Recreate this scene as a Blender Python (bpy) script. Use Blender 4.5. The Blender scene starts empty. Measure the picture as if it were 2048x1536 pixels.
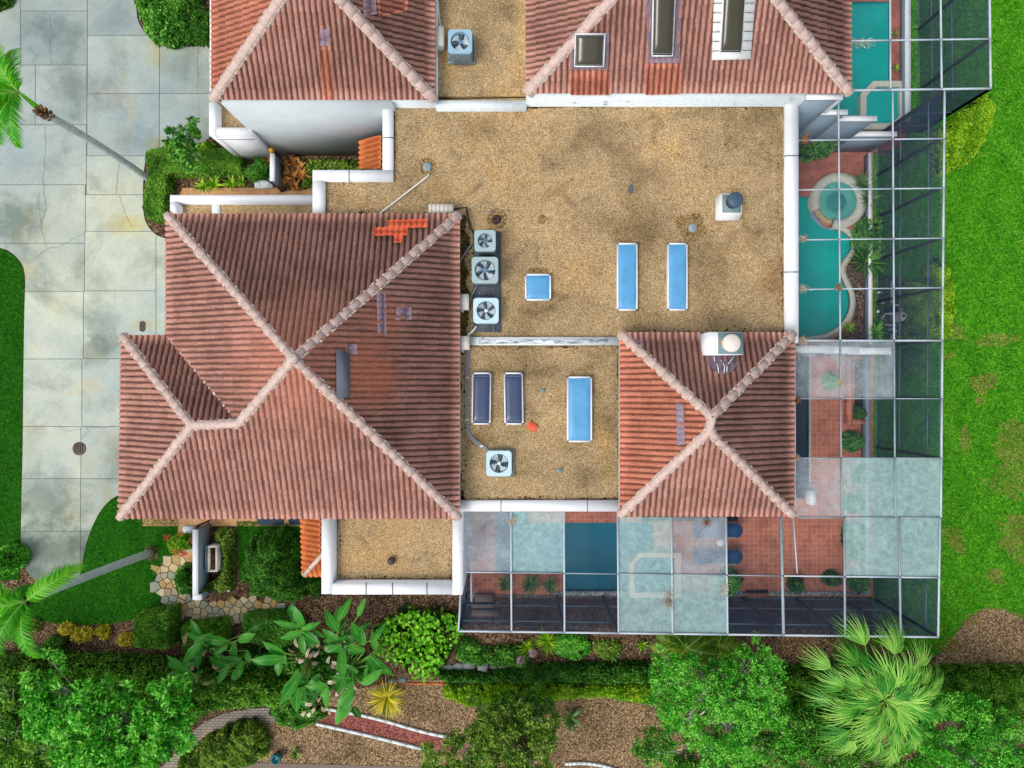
import bpy, math, random
import numpy as np
from mathutils import Vector, Matrix
from mathutils.geometry import tessellate_polygon
SC = bpy.context.scene
C = SC.collection
rng = np.random.default_rng(7)
random.seed(7)
R = math.radians

# ---------------------------------------------------------------- camera, sky, sun, exposure
H = 31.6                      # camera height above ground, looking straight down
F = 1420.0                    # focal length in photo pixels (photo 2048 wide)
cam_d = bpy.data.cameras.new('camera'); cam = bpy.data.objects.new('camera', cam_d); C.objects.link(cam)
cam.location = (0, 0, H); cam.rotation_euler = (0, 0, 0)
cam_d.sensor_width = 36; cam_d.lens = 36 * F / 2048; cam_d.clip_end = 500
SC.camera = cam
SUN_EL, SUN_AZ = R(60), R(232)      # azimuth clockwise from north (+Y): light comes from the south-west
w = bpy.data.worlds.new('World'); SC.world = w; w.use_nodes = True
wn = w.node_tree.nodes; wl = w.node_tree.links
bg = wn['Background']
sky = wn.new('ShaderNodeTexSky'); sky.sky_type = 'NISHITA'; sky.sun_disc = False
sky.sun_elevation = SUN_EL; sky.sun_rotation = SUN_AZ; sky.air_density = 1.0; sky.dust_density = 4.0; sky.ozone_density = 1.0
hs = wn.new('ShaderNodeHueSaturation'); hs.inputs['Saturation'].default_value = .45      # thin overcast greys the blue
wl.new(sky.outputs[0], hs.inputs['Color']); wl.new(hs.outputs[0], bg.inputs[0]); bg.inputs[1].default_value = 0.15
sd = bpy.data.lights.new('sun', 'SUN'); sun = bpy.data.objects.new('sun', sd); C.objects.link(sun)
sd.energy = 1.0; sd.angle = R(24); sd.color = (1.0, 0.95, 0.88)
sdir = Vector((math.sin(SUN_AZ) * math.cos(SUN_EL), math.cos(SUN_AZ) * math.cos(SUN_EL), math.sin(SUN_EL)))
sun.rotation_euler = sdir.to_track_quat('Z', 'Y').to_euler(); sun.location = sdir * 60
SC.view_settings.view_transform = 'Standard'; SC.view_settings.look = 'None'
SC.view_settings.exposure = 0.17; SC.view_settings.gamma = 1
SC.cycles.max_bounces = 6; SC.cycles.transparent_max_bounces = 16
SC.cycles.diffuse_bounces = 3; SC.cycles.glossy_bounces = 2

# ---------------------------------------------------------------- helpers
def P(px, py, z=0.0):
    k = (H - z) / F
    return Vector(((px - 1024) * k, (768 - py) * k, z))
def srgb(r, g, b):
    f = lambda c: (c/255)/12.92 if c/255 <= .04045 else ((c/255+.055)/1.055)**2.4
    return (f(r), f(g), f(b), 1)
WL = {}
def link(o, parent=None, wloc=None):
    C.objects.link(o)
    wloc = Vector(wloc) if wloc is not None else Vector((0, 0, 0))
    if parent is not None:
        o.parent = parent
        o.location = wloc - WL[parent.name]
    else:
        o.location = wloc
    WL[o.name] = wloc
    return o
def thing(name, label, cat, loc=(0, 0, 0), group=None):
    o = bpy.data.objects.new(name, None); o.empty_display_size = .2
    link(o, None, loc)
    o['label'] = label; o['category'] = cat
    if group: o['group'] = group
    return o
def tag(o, label, cat, group=None, kind=None):
    if label: o['label'] = label
    if cat: o['category'] = cat
    if group: o['group'] = group
    if kind: o['kind'] = kind
    return o
class MB:
    def __init__(s):
        s.v = []; s.f = []; s.n = 0; s.uv = []; s.has_uv = False; s.rnd = []
    def add(s, verts, faces, uv=None, rnd=None):
        verts = np.asarray([tuple(q) for q in verts] if not isinstance(verts, np.ndarray) else verts, dtype=np.float64).reshape(-1, 3)
        s.v.append(verts)
        b = s.n
        if isinstance(faces, np.ndarray):
            s.f.append(faces + b)
        else:
            s.f.append([tuple(i + b for i in f) for f in faces])
        s.uv.append(np.asarray(uv, dtype=float).reshape(-1, 2) if uv is not None else np.zeros((len(verts), 2)))
        if uv is not None: s.has_uv = True
        s.rnd.append(np.asarray(rnd, dtype=float) if rnd is not None else np.full(len(verts), random.random()))
        s.n += len(verts)
        return s
    def box(s, c, d, rz=0.0, rot=None):
        c = Vector(c); hx, hy, hz = d[0]/2, d[1]/2, d[2]/2
        M = rot if rot is not None else Matrix.Rotation(rz, 3, 'Z')
        vs = [c + M @ Vector((x*hx, y*hy, z*hz)) for z in (-1, 1) for x, y in ((-1,-1),(1,-1),(1,1),(-1,1))]
        return s.add(vs, [(3,2,1,0),(4,5,6,7),(0,1,5,4),(1,2,6,5),(2,3,7,6),(3,0,4,7)])
    def pbox(s, x0, y0, x1, y1, zt, zb):     # rectangle measured at height zt, carried down to zb
        a = P(x0, y0, zt); b = P(x1, y1, zt)
        return s.box(((a.x+b.x)/2, (a.y+b.y)/2, (zt+zb)/2), (abs(b.x-a.x), abs(b.y-a.y), zt-zb))
    def bar(s, a, b, wd, ht=None, up=Vector((0,0,1))):
        a, b = Vector(a), Vector(b); ht = ht or wd
        x = (b-a); L = x.length
        if L < 1e-6: return s
        x.normalize()
        if abs(x.dot(up)) > .95: up = Vector((0,1,0))
        y = up.cross(x).normalized(); z = x.cross(y)
        M = Matrix((x, y, z)).transposed()
        return s.box((a+b)/2, (L, wd, ht), rot=M)
    def tube(s, pts, rad, n=8, cap=True):
        pts = [Vector(p) for p in pts]; k = len(pts)
        if not hasattr(rad, '__len__'): rad = [rad]*k
        vs = []; ref = None
        for i, p in enumerate(pts):
            t = (pts[min(i+1, k-1)] - pts[max(i-1, 0)])
            if t.length < 1e-9: t = Vector((0,0,1))
            t.normalize()
            if ref is None: ref = Vector((1,0,0)) if abs(t.x) < .8 else Vector((0,1,0))
            x = (ref - t*ref.dot(t)).normalized(); y = t.cross(x); ref = x
            for j in range(n):
                a = 2*math.pi*j/n
                vs.append(p + (x*math.cos(a) + y*math.sin(a))*rad[i])
        fs = [(i*n+j, i*n+(j+1)%n, (i+1)*n+(j+1)%n, (i+1)*n+j) for i in range(k-1) for j in range(n)]
        if cap: fs += [tuple(range(n-1, -1, -1)), tuple((k-1)*n+j for j in range(n))]
        return s.add(vs, fs)
    def lathe(s, c, prof, n=24, cap=True):     # prof: (radius, z) from bottom to top
        c = Vector(c); vs = []
        for r, z in prof:
            for j in range(n):
                a = 2*math.pi*j/n; vs.append(c + Vector((r*math.cos(a), r*math.sin(a), z)))
        k = len(prof)
        fs = [(i*n+j, i*n+(j+1)%n, (i+1)*n+(j+1)%n, (i+1)*n+j) for i in range(k-1) for j in range(n)]
        if cap: fs += [tuple(range(n-1, -1, -1)), tuple((k-1)*n+j for j in range(n))]
        return s.add(vs, fs)
    def poly(s, loops, z):                      # flat polygon (with holes) from world xy loops
        L3 = [[Vector((p[0], p[1], 0)) for p in lp] for lp in loops]
        flat = [p for lp in L3 for p in lp]
        tris = tessellate_polygon(L3)
        out = []
        for t in tris:
            a, b, c = (flat[i] for i in t)
            ar = (b.x-a.x)*(c.y-a.y)-(b.y-a.y)*(c.x-a.x)
            if abs(ar) < 1e-9: continue
            out.append(tuple(t) if ar > 0 else (t[0], t[2], t[1]))
        return s.add([Vector((p.x, p.y, z)) for p in flat], out)
    def prism(s, loop, zt, zb):
        k = len(loop); ar = sum(loop[i][0]*loop[(i+1) % k][1]-loop[(i+1) % k][0]*loop[i][1] for i in range(k))
        if ar < 0: loop = list(reversed(loop))
        s.poly([loop], zt)
        vs = [Vector((p[0], p[1], zb)) for p in loop] + [Vector((p[0], p[1], zt)) for p in loop]
        return s.add(vs, [(i, (i+1) % k, (i+1) % k+k, i+k) for i in range(k)])
    def build(s, name, mat, parent=None, wloc=None, smooth=False, local=False):
        me = bpy.data.meshes.new(name)
        if s.n:
            V = np.concatenate(s.v)
            if wloc is None: wloc = WL[parent.name] if (parent is not None) else Vector((0,0,0))
            if not local: V = V - np.array(tuple(wloc))
            lens = []; idx = []
            for f in s.f:
                if isinstance(f, np.ndarray):
                    lens.append(np.full(len(f), f.shape[1])); idx.append(f.ravel())
                else:
                    lens.append(np.array([len(q) for q in f], dtype=int)); idx.append(np.array([i for q in f for i in q], dtype=int))
            lens = np.concatenate(lens).astype(np.int32); idx = np.concatenate(idx).astype(np.int32)
            me.vertices.add(len(V)); me.vertices.foreach_set('co', V.astype(np.float32).ravel())
            me.loops.add(len(idx)); me.loops.foreach_set('vertex_index', idx)
            me.polygons.add(len(lens))
            st = np.zeros(len(lens), dtype=np.int32); st[1:] = np.cumsum(lens)[:-1]
            me.polygons.foreach_set('loop_start', st); me.polygons.foreach_set('loop_total', lens)
            if smooth: me.polygons.foreach_set('use_smooth', np.ones(len(lens), dtype=bool))
            me.update(calc_edges=True)
            if s.has_uv:
                u = me.uv_layers.new(name='UVMap'); UV = np.concatenate(s.uv)[idx]
                u.data.foreach_set('uv', UV.astype(np.float32).ravel())
            at = me.attributes.new('rnd', 'FLOAT', 'POINT'); at.data.foreach_set('value', np.concatenate(s.rnd).astype(np.float32))
        me.materials.append(mat)
        o = bpy.data.objects.new(name, me)
        return link(o, parent, wloc)

# ---------------------------------------------------------------- materials
MATS = {}
class NT:
    def __init__(s, name):
        s.m = bpy.data.materials.new(name); s.m.use_nodes = True; s.t = s.m.node_tree
        s.n = s.t.nodes; s.b = s.n['Principled BSDF']; s.out = s.n['Material Output']
    def new(s, ty, **kw):
        x = s.n.new('ShaderNode'+ty)
        for k, v in kw.items(): setattr(x, k, v)
        return x
    def L(s, a, b): s.t.links.new(a, b)
    def pos(s):
        g = s.new('NewGeometry'); return g.outputs['Position']
    def noise(s, scale, detail=3, rough=.55, vec=None, dist=0.0):
        x = s.new('TexNoise'); x.inputs['Scale'].default_value = scale; x.inputs['Detail'].default_value = detail
        x.inputs['Roughness'].default_value = rough; x.inputs['Distortion'].default_value = dist
        s.L(vec if vec is not None else s.pos(), x.inputs['Vector']); return x.outputs['Fac']
    def ramp(s, fac, stops, interp='LINEAR'):
        x = s.new('ValToRGB'); x.color_ramp.interpolation = interp
        e = x.color_ramp.elements
        while len(e) > 1: e.remove(e[-1])
        e[0].position = stops[0][0]; e[0].color = stops[0][1]
        for p, c in stops[1:]:
            q = e.new(p); q.color = c
        s.L(fac, x.inputs[0]); return x.outputs[0]
    def mix(s, fac, a, b, mode='MIX'):
        x = s.new('MixRGB', blend_type=mode)
        for i, q in ((0, fac), (1, a), (2, b)):
            if hasattr(q, 'links') or hasattr(q, 'is_linked'): s.L(q, x.inputs[i])
            elif isinstance(q, (int, float)): x.inputs[i].default_value = q if i == 0 else (q, q, q, 1)
            else: x.inputs[i].default_value = q
        return x.outputs[0]
    def math(s, op, a, b=0.0, c=None):
        x = s.new('Math', operation=op)
        for i, q in ((0, a), (1, b), (2, c)):
            if q is None: continue
            if isinstance(q, (int, float)): x.inputs[i].default_value = q
            else: s.L(q, x.inputs[i])
        return x.outputs[0]
    def bump(s, h, strength=.3, dist=.05):
        x = s.new('Bump'); x.inputs['Strength'].default_value = strength; x.inputs['Distance'].default_value = dist
        s.L(h, x.inputs['Height']); s.L(x.outputs[0], s.b.inputs['Normal'])
    def col(s, c):
        if hasattr(c, 'is_linked'): s.L(c, s.b.inputs['Base Color'])
        else: s.b.inputs['Base Color'].default_value = c
    def set(s, rough=.7, metal=0, spec=.3):
        s.b.inputs['Roughness'].default_value = rough; s.b.inputs['Metallic'].default_value = metal
        s.b.inputs['Specular IOR Level'].default_value = spec; return s
def plain(name, c, rough=.6, var=.12, scale=6, metal=0, spec=.3, dirt=None):
    t = NT(name); t.set(rough, metal, spec)
    f = t.noise(scale, 4)
    a = tuple(min(1, q*(1-var)) for q in c[:3])+(1,); b = tuple(min(1, q*(1+var)) for q in c[:3])+(1,)
    o = t.ramp(f, [(.3, a), (.7, b)])
    if dirt:
        d = t.ramp(t.noise(dirt[1], 6, .7), [(dirt[2], (0,0,0,1)), (dirt[2]+.12, (1,1,1,1))])
        o = t.mix(d, o, dirt[0])
    t.col(o); t.bump(f, .15, .01)
    return t.m
def speckle(name, base, lo, hi, spk=26, big=.45, bigc=None, bump=.5, bigc2=None, spots=None):
    t = NT(name); t.set(.9, 0, .15)
    vec = t.pos()
    v = t.new('TexVoronoi'); v.inputs['Scale'].default_value = spk; t.L(vec, v.inputs['Vector'])
    sep = t.new('SeparateColor'); t.L(v.outputs['Color'], sep.inputs[0])
    c = t.ramp(sep.outputs[0], [(0, lo), (.22, lo), (.38, base), (.72, base), (.9, hi), (1, hi)])
    n1 = t.noise(spk*2.2, 2); c = t.mix(t.ramp(n1, [(.35, (.55,.55,.55,1)), (.65, (1.25,1.25,1.25,1))]), c, c, 'MIX') if False else c
    g = t.ramp(n1, [(.3, (.80,.80,.80,1)), (.7, (1.14,1.14,1.14,1))])
    c = t.mix(1.0, c, g, 'MULTIPLY')
    if bigc:
        b = t.noise(big, 6, .65); c = t.mix(1.0, c, t.ramp(b, bigc), 'MULTIPLY')
    if bigc2:
        b = t.noise(big*2.7+.3, 5, .6, dist=.8); c = t.mix(1.0, c, t.ramp(b, bigc2), 'MULTIPLY')
    if spots: c = spotmask(t, spots, 5.2, c)
    t.col(c); t.bump(n1, bump, .03)
    return t.m
def leafmat(name, dark, mid, light, rough=.45, transl=.25, scale=1.2):
    t = NT(name); t.set(rough, 0, .25)
    a = t.new('Attribute', attribute_name='rnd')
    n = t.noise(scale, 3)
    f = t.math('ADD', t.math('MULTIPLY', a.outputs['Fac'], .85), t.math('MULTIPLY', n, .45))
    c = t.ramp(f, [(.22, dark), (.62, mid), (1.0, light)])
    t.col(c)
    tr = t.new('BsdfTranslucent'); t.L(c, tr.inputs[0])
    mx = t.new('MixShader'); mx.inputs[0].default_value = transl
    t.L(t.b.outputs[0], mx.inputs[1]); t.L(tr.outputs[0], mx.inputs[2]); t.L(mx.outputs[0], t.out.inputs[0])
    return t.m
def rgb(*a): return srgb(*a)
g1 = lambda v: (v, v, v, 1)
M = {}
# terracotta roof tile with a tone per tile and dirt streaks (UV in metres: u along eave, v up the slope)
def spotmask(t, spots, z, c, nsc=1.3):      # weathered areas: photo-measured ellipse centre and size, ragged by noise
    s2 = t.new('SeparateXYZ'); t.L(t.pos(), s2.inputs[0]); n1 = t.noise(nsc, 6, .7); k = (H-z)/F
    for px, py, rx, ry, am, col in spots:
        p = P(px, py, z)
        dx = t.math('DIVIDE', t.math('SUBTRACT', s2.outputs[0], p.x), rx*k); dy = t.math('DIVIDE', t.math('SUBTRACT', s2.outputs[1], p.y), ry*k)
        dd = t.math('SQRT', t.math('ADD', t.math('MULTIPLY', dx, dx), t.math('MULTIPLY', dy, dy)))
        f = t.ramp(t.math('ADD', dd, t.math('MULTIPLY', t.math('SUBTRACT', n1, .5), 1.8)), [(.25, g1(am)), (1.0, g1(0))])
        c = t.mix(f, c, col, 'MULTIPLY')
    return c
def tilemat(name, a, b, c, dirt_pan_c, dirt=.5, pu=.207*2, pv=.40, pan_dark=.75, wash=()):
    t = NT(name); t.set(.85, 0, .2)
    uv = t.new('UVMap'); sp = t.new('SeparateXYZ'); t.L(uv.outputs[0], sp.inputs[0])
    iu = t.math('FLOOR', t.math('DIVIDE', sp.outputs[0], pu)); iv = t.math('FLOOR', t.math('DIVIDE', sp.outputs[1], pv))
    cb = t.new('CombineXYZ'); t.L(iu, cb.inputs[0]); t.L(iv, cb.inputs[1])
    wn_ = t.new('TexWhiteNoise'); t.L(cb.outputs[0], wn_.inputs['Vector'])
    c0 = t.ramp(wn_.outputs['Value'], [(0, a), (.5, b), (1, c)])
    st = t.new('CombineXYZ'); t.L(t.math('MULTIPLY', sp.outputs[0], 14), st.inputs[0]); t.L(t.math('MULTIPLY', sp.outputs[1], 1.6), st.inputs[1])
    n1 = t.noise(1.0, 5, .7, st.outputs[0])
    n2 = t.noise(.35, 4, .6)
    f = t.math('ADD', t.math('MULTIPLY', n1, .6), t.math('MULTIPLY', n2, .55))
    d = t.ramp(f, [(.50, (0,0,0,1)), (.72, g1(dirt))])
    c1 = t.mix(d, c0, dirt_pan_c)
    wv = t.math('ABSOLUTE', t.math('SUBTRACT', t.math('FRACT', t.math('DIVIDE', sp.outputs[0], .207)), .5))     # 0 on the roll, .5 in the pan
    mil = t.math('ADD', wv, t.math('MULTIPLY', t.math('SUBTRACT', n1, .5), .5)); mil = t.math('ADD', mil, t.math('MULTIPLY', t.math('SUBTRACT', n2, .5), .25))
    mk = t.ramp(mil, [(.20, g1(0)), (.40, g1(pan_dark))])  # darker in the pans between the rolls, broken up by noise
    for cx, cy, rx, ry, am in wash:                     # rain-washed cleaner area with a ragged edge
        s2 = t.new('SeparateXYZ'); t.L(t.pos(), s2.inputs[0])
        dx = t.math('DIVIDE', t.math('SUBTRACT', s2.outputs[0], cx), rx); dy = t.math('DIVIDE', t.math('SUBTRACT', s2.outputs[1], cy), ry)
        dd = t.math('SQRT', t.math('ADD', t.math('MULTIPLY', dx, dx), t.math('MULTIPLY', dy, dy)))
        wsh = t.ramp(t.math('ADD', dd, t.math('MULTIPLY', t.math('SUBTRACT', n1, .5), 1.2)), [(.35, g1(am)), (1.0, g1(0))])
        c1 = t.mix(wsh, c1, rgb(218,140,110)); mk = t.mix(t.math('MULTIPLY', wsh, .75), mk, g1(0))
    c1 = t.mix(mk, c1, dirt_pan_c)
    n3 = t.noise(9, 4, .7); c1 = t.mix(1.0, c1, t.ramp(n3, [(.3, g1(.78)), (.7, g1(1.18))]), 'MULTIPLY')
    t.col(c1); t.bump(n3, .25, .01)
    return t.m
M['tile'] = tilemat('terracotta_tile', rgb(196,142,126), rgb(207,152,136), rgb(218,163,147), rgb(100,70,60), .4, pan_dark=.82, wash=[(-6.9,.8,3.4,3.4,.5)])
M['tile_dark'] = tilemat('terracotta_tile_shaded', rgb(196,144,126), rgb(206,152,134), rgb(216,162,144), rgb(96,66,56), .5, pan_dark=.8, wash=[(-6.9,.8,3.0,3.0,.5), (-4.75,.2,1.2,1.3,.95), (-4.4,2.3,.9,1.0,.7), (-5.0,1.2,.9,.6,.6)])  # shade of the north and east slopes put into the tile colour
M['tile_bright'] = tilemat('terracotta_tile_clean_lit', rgb(206,130,106), rgb(214,138,112), rgb(226,150,120), rgb(116,66,52), .4, pan_dark=.75)  # clean strips; on west slopes the sunlit side is put into the colour
M['tile_new'] = tilemat('orange_new_tile', rgb(232,104,70), rgb(238,112,76), rgb(244,124,88), rgb(214,100,68), .15, pan_dark=.25)
M['tile_orange'] = tilemat('orange_tile', rgb(226,126,70), rgb(234,136,78), rgb(240,144,86), rgb(180,90,50), .4, pan_dark=.5)
M['ridge'] = plain('ridge_cap_clay', rgb(206,182,172), .85, .14, 7, dirt=(rgb(150,126,120), 9, .60))
M['mortar'] = plain('mortar', rgb(204,188,176), .9, .22, 14, dirt=(rgb(140,112,100), 8, .54))
M['flash'] = plain('painted_flashing', rgb(140,120,132), .6, .25, 18, dirt=(rgb(190,185,190), 14, .58))
M['flash_white'] = plain('white_flashing', rgb(225,230,228), .6, .08, 10)
M['slate'] = plain('grey_membrane', rgb(98,100,110), .8, .08, 6)
M['gravel'] = speckle('roof_gravel', rgb(176,151,110), rgb(138,115,80), rgb(208,187,148), 38, .30,
    [(.34, (.62,.60,.56,1)), (.46, (.92,.92,.92,1)), (.55, (1.04,1.02,1.0,1)), (.64, (1.08,1.0,.88,1)), (.75, (1.06,.95,.74,1))], .35,
    [(.30, (.66,.66,.66,1)), (.44, (.96,.96,.97,1)), (.6, (1.06,1.05,1.06,1)), (.8, (1.2,1.14,1.02,1))],
    [(x, y, a, b, m_, {'d': (.52,.52,.50,1), 'b': (.70,.58,.44,1), 'l': (1.28,1.22,1.16,1), 'o': (1.05,.94,.70,1)}[k]) for x, y, a, b, m_, k in ((1010,15,50,40,.7,'d'),(960,255,60,35,.5,'d'),(1200,265,60,45,.6,'d'),(1120,320,50,40,.4,'d'),(1400,225,90,22,.6,'d'),(1530,230,50,40,.7,'d'),(1545,560,36,60,.7,'b'),(1150,600,60,50,.4,'d'),(1420,640,90,24,.5,'d'),(1300,350,60,40,.4,'d'),(700,395,50,25,.4,'o'),(880,380,40,40,.5,'o'),(1330,300,90,60,.5,'l'),(1100,460,80,60,.5,'l'),(1480,500,60,70,.5,'l'),(1080,740,90,30,.4,'d'),(960,880,40,20,.7,'b'),(1210,900,22,90,.6,'o'),(1100,860,50,60,.4,'l'),(1160,960,60,30,.4,'d'),(900,100,20,90,.6,'o'),(1040,60,14,100,.5,'o'),(1560,400,14,180,.5,'d'),(1070,620,60,20,.5,'d'))])
M['white'] = plain('white_stucco', rgb(240,243,246), .8, .03, 2.5, dirt=(rgb(150,165,172), 3.5, .68))
M['white_clean'] = plain('white_paint', rgb(240,243,248), .6, .02, 3)
M['white_worn'] = plain('worn_white_coating', rgb(222,232,234), .8, .08, 6, dirt=(rgb(120,134,138), 2.2, .60))
M['stucco'] = plain('pale_stucco', rgb(206,216,219), .85, .05, 1.2)
M['bluewall'] = plain('grey_blue_stucco', rgb(138,156,170), .85, .06, 2)
M['concrete'] = None
def concretemat(name, base, tint2, dark):
    t = NT(name); t.set(.85, 0, .2)
    a = t.new('Attribute', attribute_name='rnd')
    n = t.noise(.14, 4, .6); n2 = t.noise(.9, 6, .7, dist=.2); n3 = t.noise(14, 4, .8); n4 = t.noise(.33, 6, .62, dist=.3)
    c = t.mix(t.ramp(n, [(.35, g1(0)), (.65, g1(1))]), base, tint2)
    c = t.mix(t.ramp(n4, [(.50, g1(0)), (.64, g1(.6))]), c, dark)
    c = t.mix(t.ramp(t.noise(.5, 4, .6, dist=.5), [(.58, g1(0)), (.72, g1(.5))]), c, rgb(200,190,158))
    c = t.mix(1, c, t.ramp(a.outputs['Fac'], [(0, (.56,.62,.66,1)), (.3, (.70,.75,.79,1)), (1, (1.04,1.05,1.0,1))]), 'MULTIPLY')
    c = t.mix(1, c, t.ramp(n2, [(.3, g1(.86)), (.7, g1(1.1))]), 'MULTIPLY')
    c = t.mix(1, c, t.ramp(n3, [(.3, g1(.88)), (.7, g1(1.1))]), 'MULTIPLY')
    D, O, G = (.50,.55,.52,1), (1.0,.84,.52,1), (.62,.72,.78,1)
    c = spotmask(t, [(30,440,80,60,1.0,D),(275,285,50,50,.75,G),(205,640,40,60,.5,D),(230,690,60,30,.5,D),(90,1005,110,80,.9,D),(110,1110,130,80,1.0,D),(60,900,40,60,.3,D),(90,60,80,70,.5,G),(230,40,50,45,.6,G),(365,130,55,50,.45,D),
        (255,452,60,24,.9,O),(312,100,22,55,.7,O),(290,650,45,16,.7,O),(215,1010,22,60,.5,O),(310,285,28,24,.6,O),(60,540,30,30,.5,O),(100,1160,60,30,.6,D),(150,200,40,60,.35,G),(40,300,60,60,.3,G)], 0, c)
    t.col(c); t.bump(n3, .3, .01); return t.m
M['drive'] = concretemat('driveway_concrete', rgb(204,208,188), rgb(176,188,186), rgb(124,132,118))
M['moss_shade'] = speckle('moss_gutter_shade', rgb(92,80,46), rgb(40,38,22), rgb(130,120,60), 22, .9, [(.35, (.6,.7,.5,1)), (.6, (1.1,1.05,.9,1))], .7)
M['grime'] = speckle('grimy_gravel', rgb(128,106,74), rgb(80,66,46), rgb(170,146,108), 30, .8, [(.35, (.75,.75,.75,1)), (.6, (1,1,1,1))], .5)
M['joint'] = plain('joint_grime', rgb(104,112,106), .95, .2, 12)
M['coping'] = plain('stone_coping', rgb(196,198,184), .8, .12, 7, dirt=(rgb(130,134,124), 5, .62))
M['paver'] = None
def tilefloor(name, a, b, grout, size, mort=.02):
    t = NT(name); t.set(.75, 0, .25)
    br = t.new('TexBrick'); br.offset = 0; br.squash = 1; t.L(t.pos(), br.inputs['Vector'])
    br.inputs['Scale'].default_value = 1; br.inputs['Brick Width'].default_value = size; br.inputs['Row Height'].default_value = size
    br.inputs['Mortar Size'].default_value = mort*.5; br.inputs['Color1'].default_value = a; br.inputs['Color2'].default_value = b; br.inputs['Mortar'].default_value = grout
    n = t.noise(1.1, 6, .7, dist=.8); n2 = t.noise(12, 3)
    c = t.mix(1, br.outputs[0], t.ramp(n, [(.3, (.62,.6,.6,1)), (.55, g1(1)), (.8, (1.14,1.12,1.1,1))]), 'MULTIPLY')
    c = t.mix(1, c, t.ramp(n2, [(.3, g1(.88)), (.7, g1(1.1))]), 'MULTIPLY')
    t.col(c); t.bump(n2, .15, .01); return t.m
M['terra'] = tilefloor('terracotta_floor_tile', rgb(182,108,84), rgb(202,128,100), rgb(208,150,128), .215, .022)
M['terra2'] = tilefloor('aged_terracotta_floor_tile', rgb(160,96,80), rgb(180,112,92), rgb(170,116,98), .3, .014)
M['tan_paver'] = tilefloor('tan_paver', rgb(208,158,108), rgb(220,172,122), rgb(196,150,104), .2, .016)
def soilmat(): 
    return speckle('mulch_soil', rgb(104,82,62), rgb(48,36,27), rgb(160,134,106), 20, .5,
      [(.32, (.55,.5,.46,1)), (.5, (1,1,1,1)), (.7, (1.25,1.2,1.12,1))], .8)
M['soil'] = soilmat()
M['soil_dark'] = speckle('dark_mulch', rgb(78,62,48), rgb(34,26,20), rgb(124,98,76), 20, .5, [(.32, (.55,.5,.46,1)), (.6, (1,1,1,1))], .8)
M['straw'] = speckle('straw_mulch', rgb(142,118,88), rgb(84,64,46), rgb(192,166,128), 22, .4, [(.32, (.6,.56,.54,1)), (.5, (1,1,1,1)), (.7, (1.12,1.08,1,1))], .7)
M['redgravel'] = speckle('red_lava_gravel', rgb(150,84,76), rgb(92,50,48), rgb(190,124,112), 26, .6, [(.35, (.8,.8,.8,1)), (.6, (1.05,1.05,1.05,1))], .7)
M['pebble'] = speckle('white_pebbles', rgb(150,160,160), rgb(90,98,100), rgb(205,212,210), 18, .6, None, .7)
def grassmat(name, dark, mid, light, patch=None):
    t = NT(name); t.set(.8, 0, .15)
    n = t.noise(6, 6, .8); n2 = t.noise(.45, 5, .65, dist=.5)
    c = t.ramp(n, [(.36, dark), (.5, mid), (.64, light)])
    c = t.mix(1, c, t.ramp(n2, [(.3, (.74,.80,.7,1)), (.5, (1,1,1,1)), (.7, (1.3,1.08,1.1,1))]), 'MULTIPLY')
    if patch:
        p = t.ramp(t.noise(.22, 6, .66, dist=.3), [(patch[1], g1(0)), (patch[1]+.07, g1(.75))])
        c = t.mix(p, c, patch[0])
    t.col(c); t.bump(n, .8, .04); return t.m
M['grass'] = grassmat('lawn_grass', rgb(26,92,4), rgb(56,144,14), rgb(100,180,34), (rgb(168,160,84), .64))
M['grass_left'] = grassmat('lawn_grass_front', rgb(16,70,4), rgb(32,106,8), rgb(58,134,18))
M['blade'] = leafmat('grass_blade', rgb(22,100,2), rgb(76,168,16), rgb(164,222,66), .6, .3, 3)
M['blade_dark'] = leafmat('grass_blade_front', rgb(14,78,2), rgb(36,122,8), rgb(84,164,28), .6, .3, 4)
M['blade_dry'] = leafmat('dry_grass_blade', rgb(130,130,50), rgb(180,166,90), rgb(206,190,120), .7, .2, .5)
def stained(name):
    t = NT(name); t.set(.8, 0, .2); mp = t.new('Mapping'); mp.inputs['Scale'].default_value = (1.2, 7, 1); t.L(t.pos(), mp.inputs[0])
    c = t.ramp(t.noise(1.6, 8, .75, mp.outputs[0]), [(.50, rgb(228,234,236)), (.56, rgb(150,168,176)), (.62, rgb(58,72,82))]); t.col(c); return t.m
M['white_stained'] = stained('black_streaked_white_coating')
# foliage
M['lf_hedge'] = leafmat('hedge_leaf', rgb(24,78,6), rgb(66,138,18), rgb(150,204,70))
M['lf_dark'] = leafmat('dark_leaf', rgb(14,62,8), rgb(38,104,18), rgb(104,168,54))
M['lf_bright'] = leafmat('bright_leaf', rgb(30,120,10), rgb(72,190,32), rgb(168,242,104), .4, .35)
M['lf_mid'] = leafmat('mid_leaf', rgb(26,88,12), rgb(60,142,30), rgb(142,206,84), .45, .3)
M['lf_olive'] = leafmat('olive_leaf', rgb(46,90,14), rgb(94,142,36), rgb(170,200,84), .5, .3)
M['lf_yellowgreen'] = leafmat('yellow_green_leaf', rgb(54,120,6), rgb(112,182,16), rgb(196,232,60), .45, .35)
M['lf_lime'] = leafmat('lime_round_leaf', rgb(52,136,8), rgb(98,190,22), rgb(166,232,64), .4, .35)
M['lf_yellow'] = leafmat('yellow_croton_leaf', rgb(60,104,14), rgb(196,186,34), rgb(248,230,84), .45, .25)
M['lf_bronze'] = leafmat('bronze_leaf', rgb(84,44,34), rgb(166,110,58), rgb(216,160,76), .5, .2, 4)
M['lf_banana'] = leafmat('broad_leaf', rgb(22,96,18), rgb(44,136,34), rgb(92,178,62), .3, .25)
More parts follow.
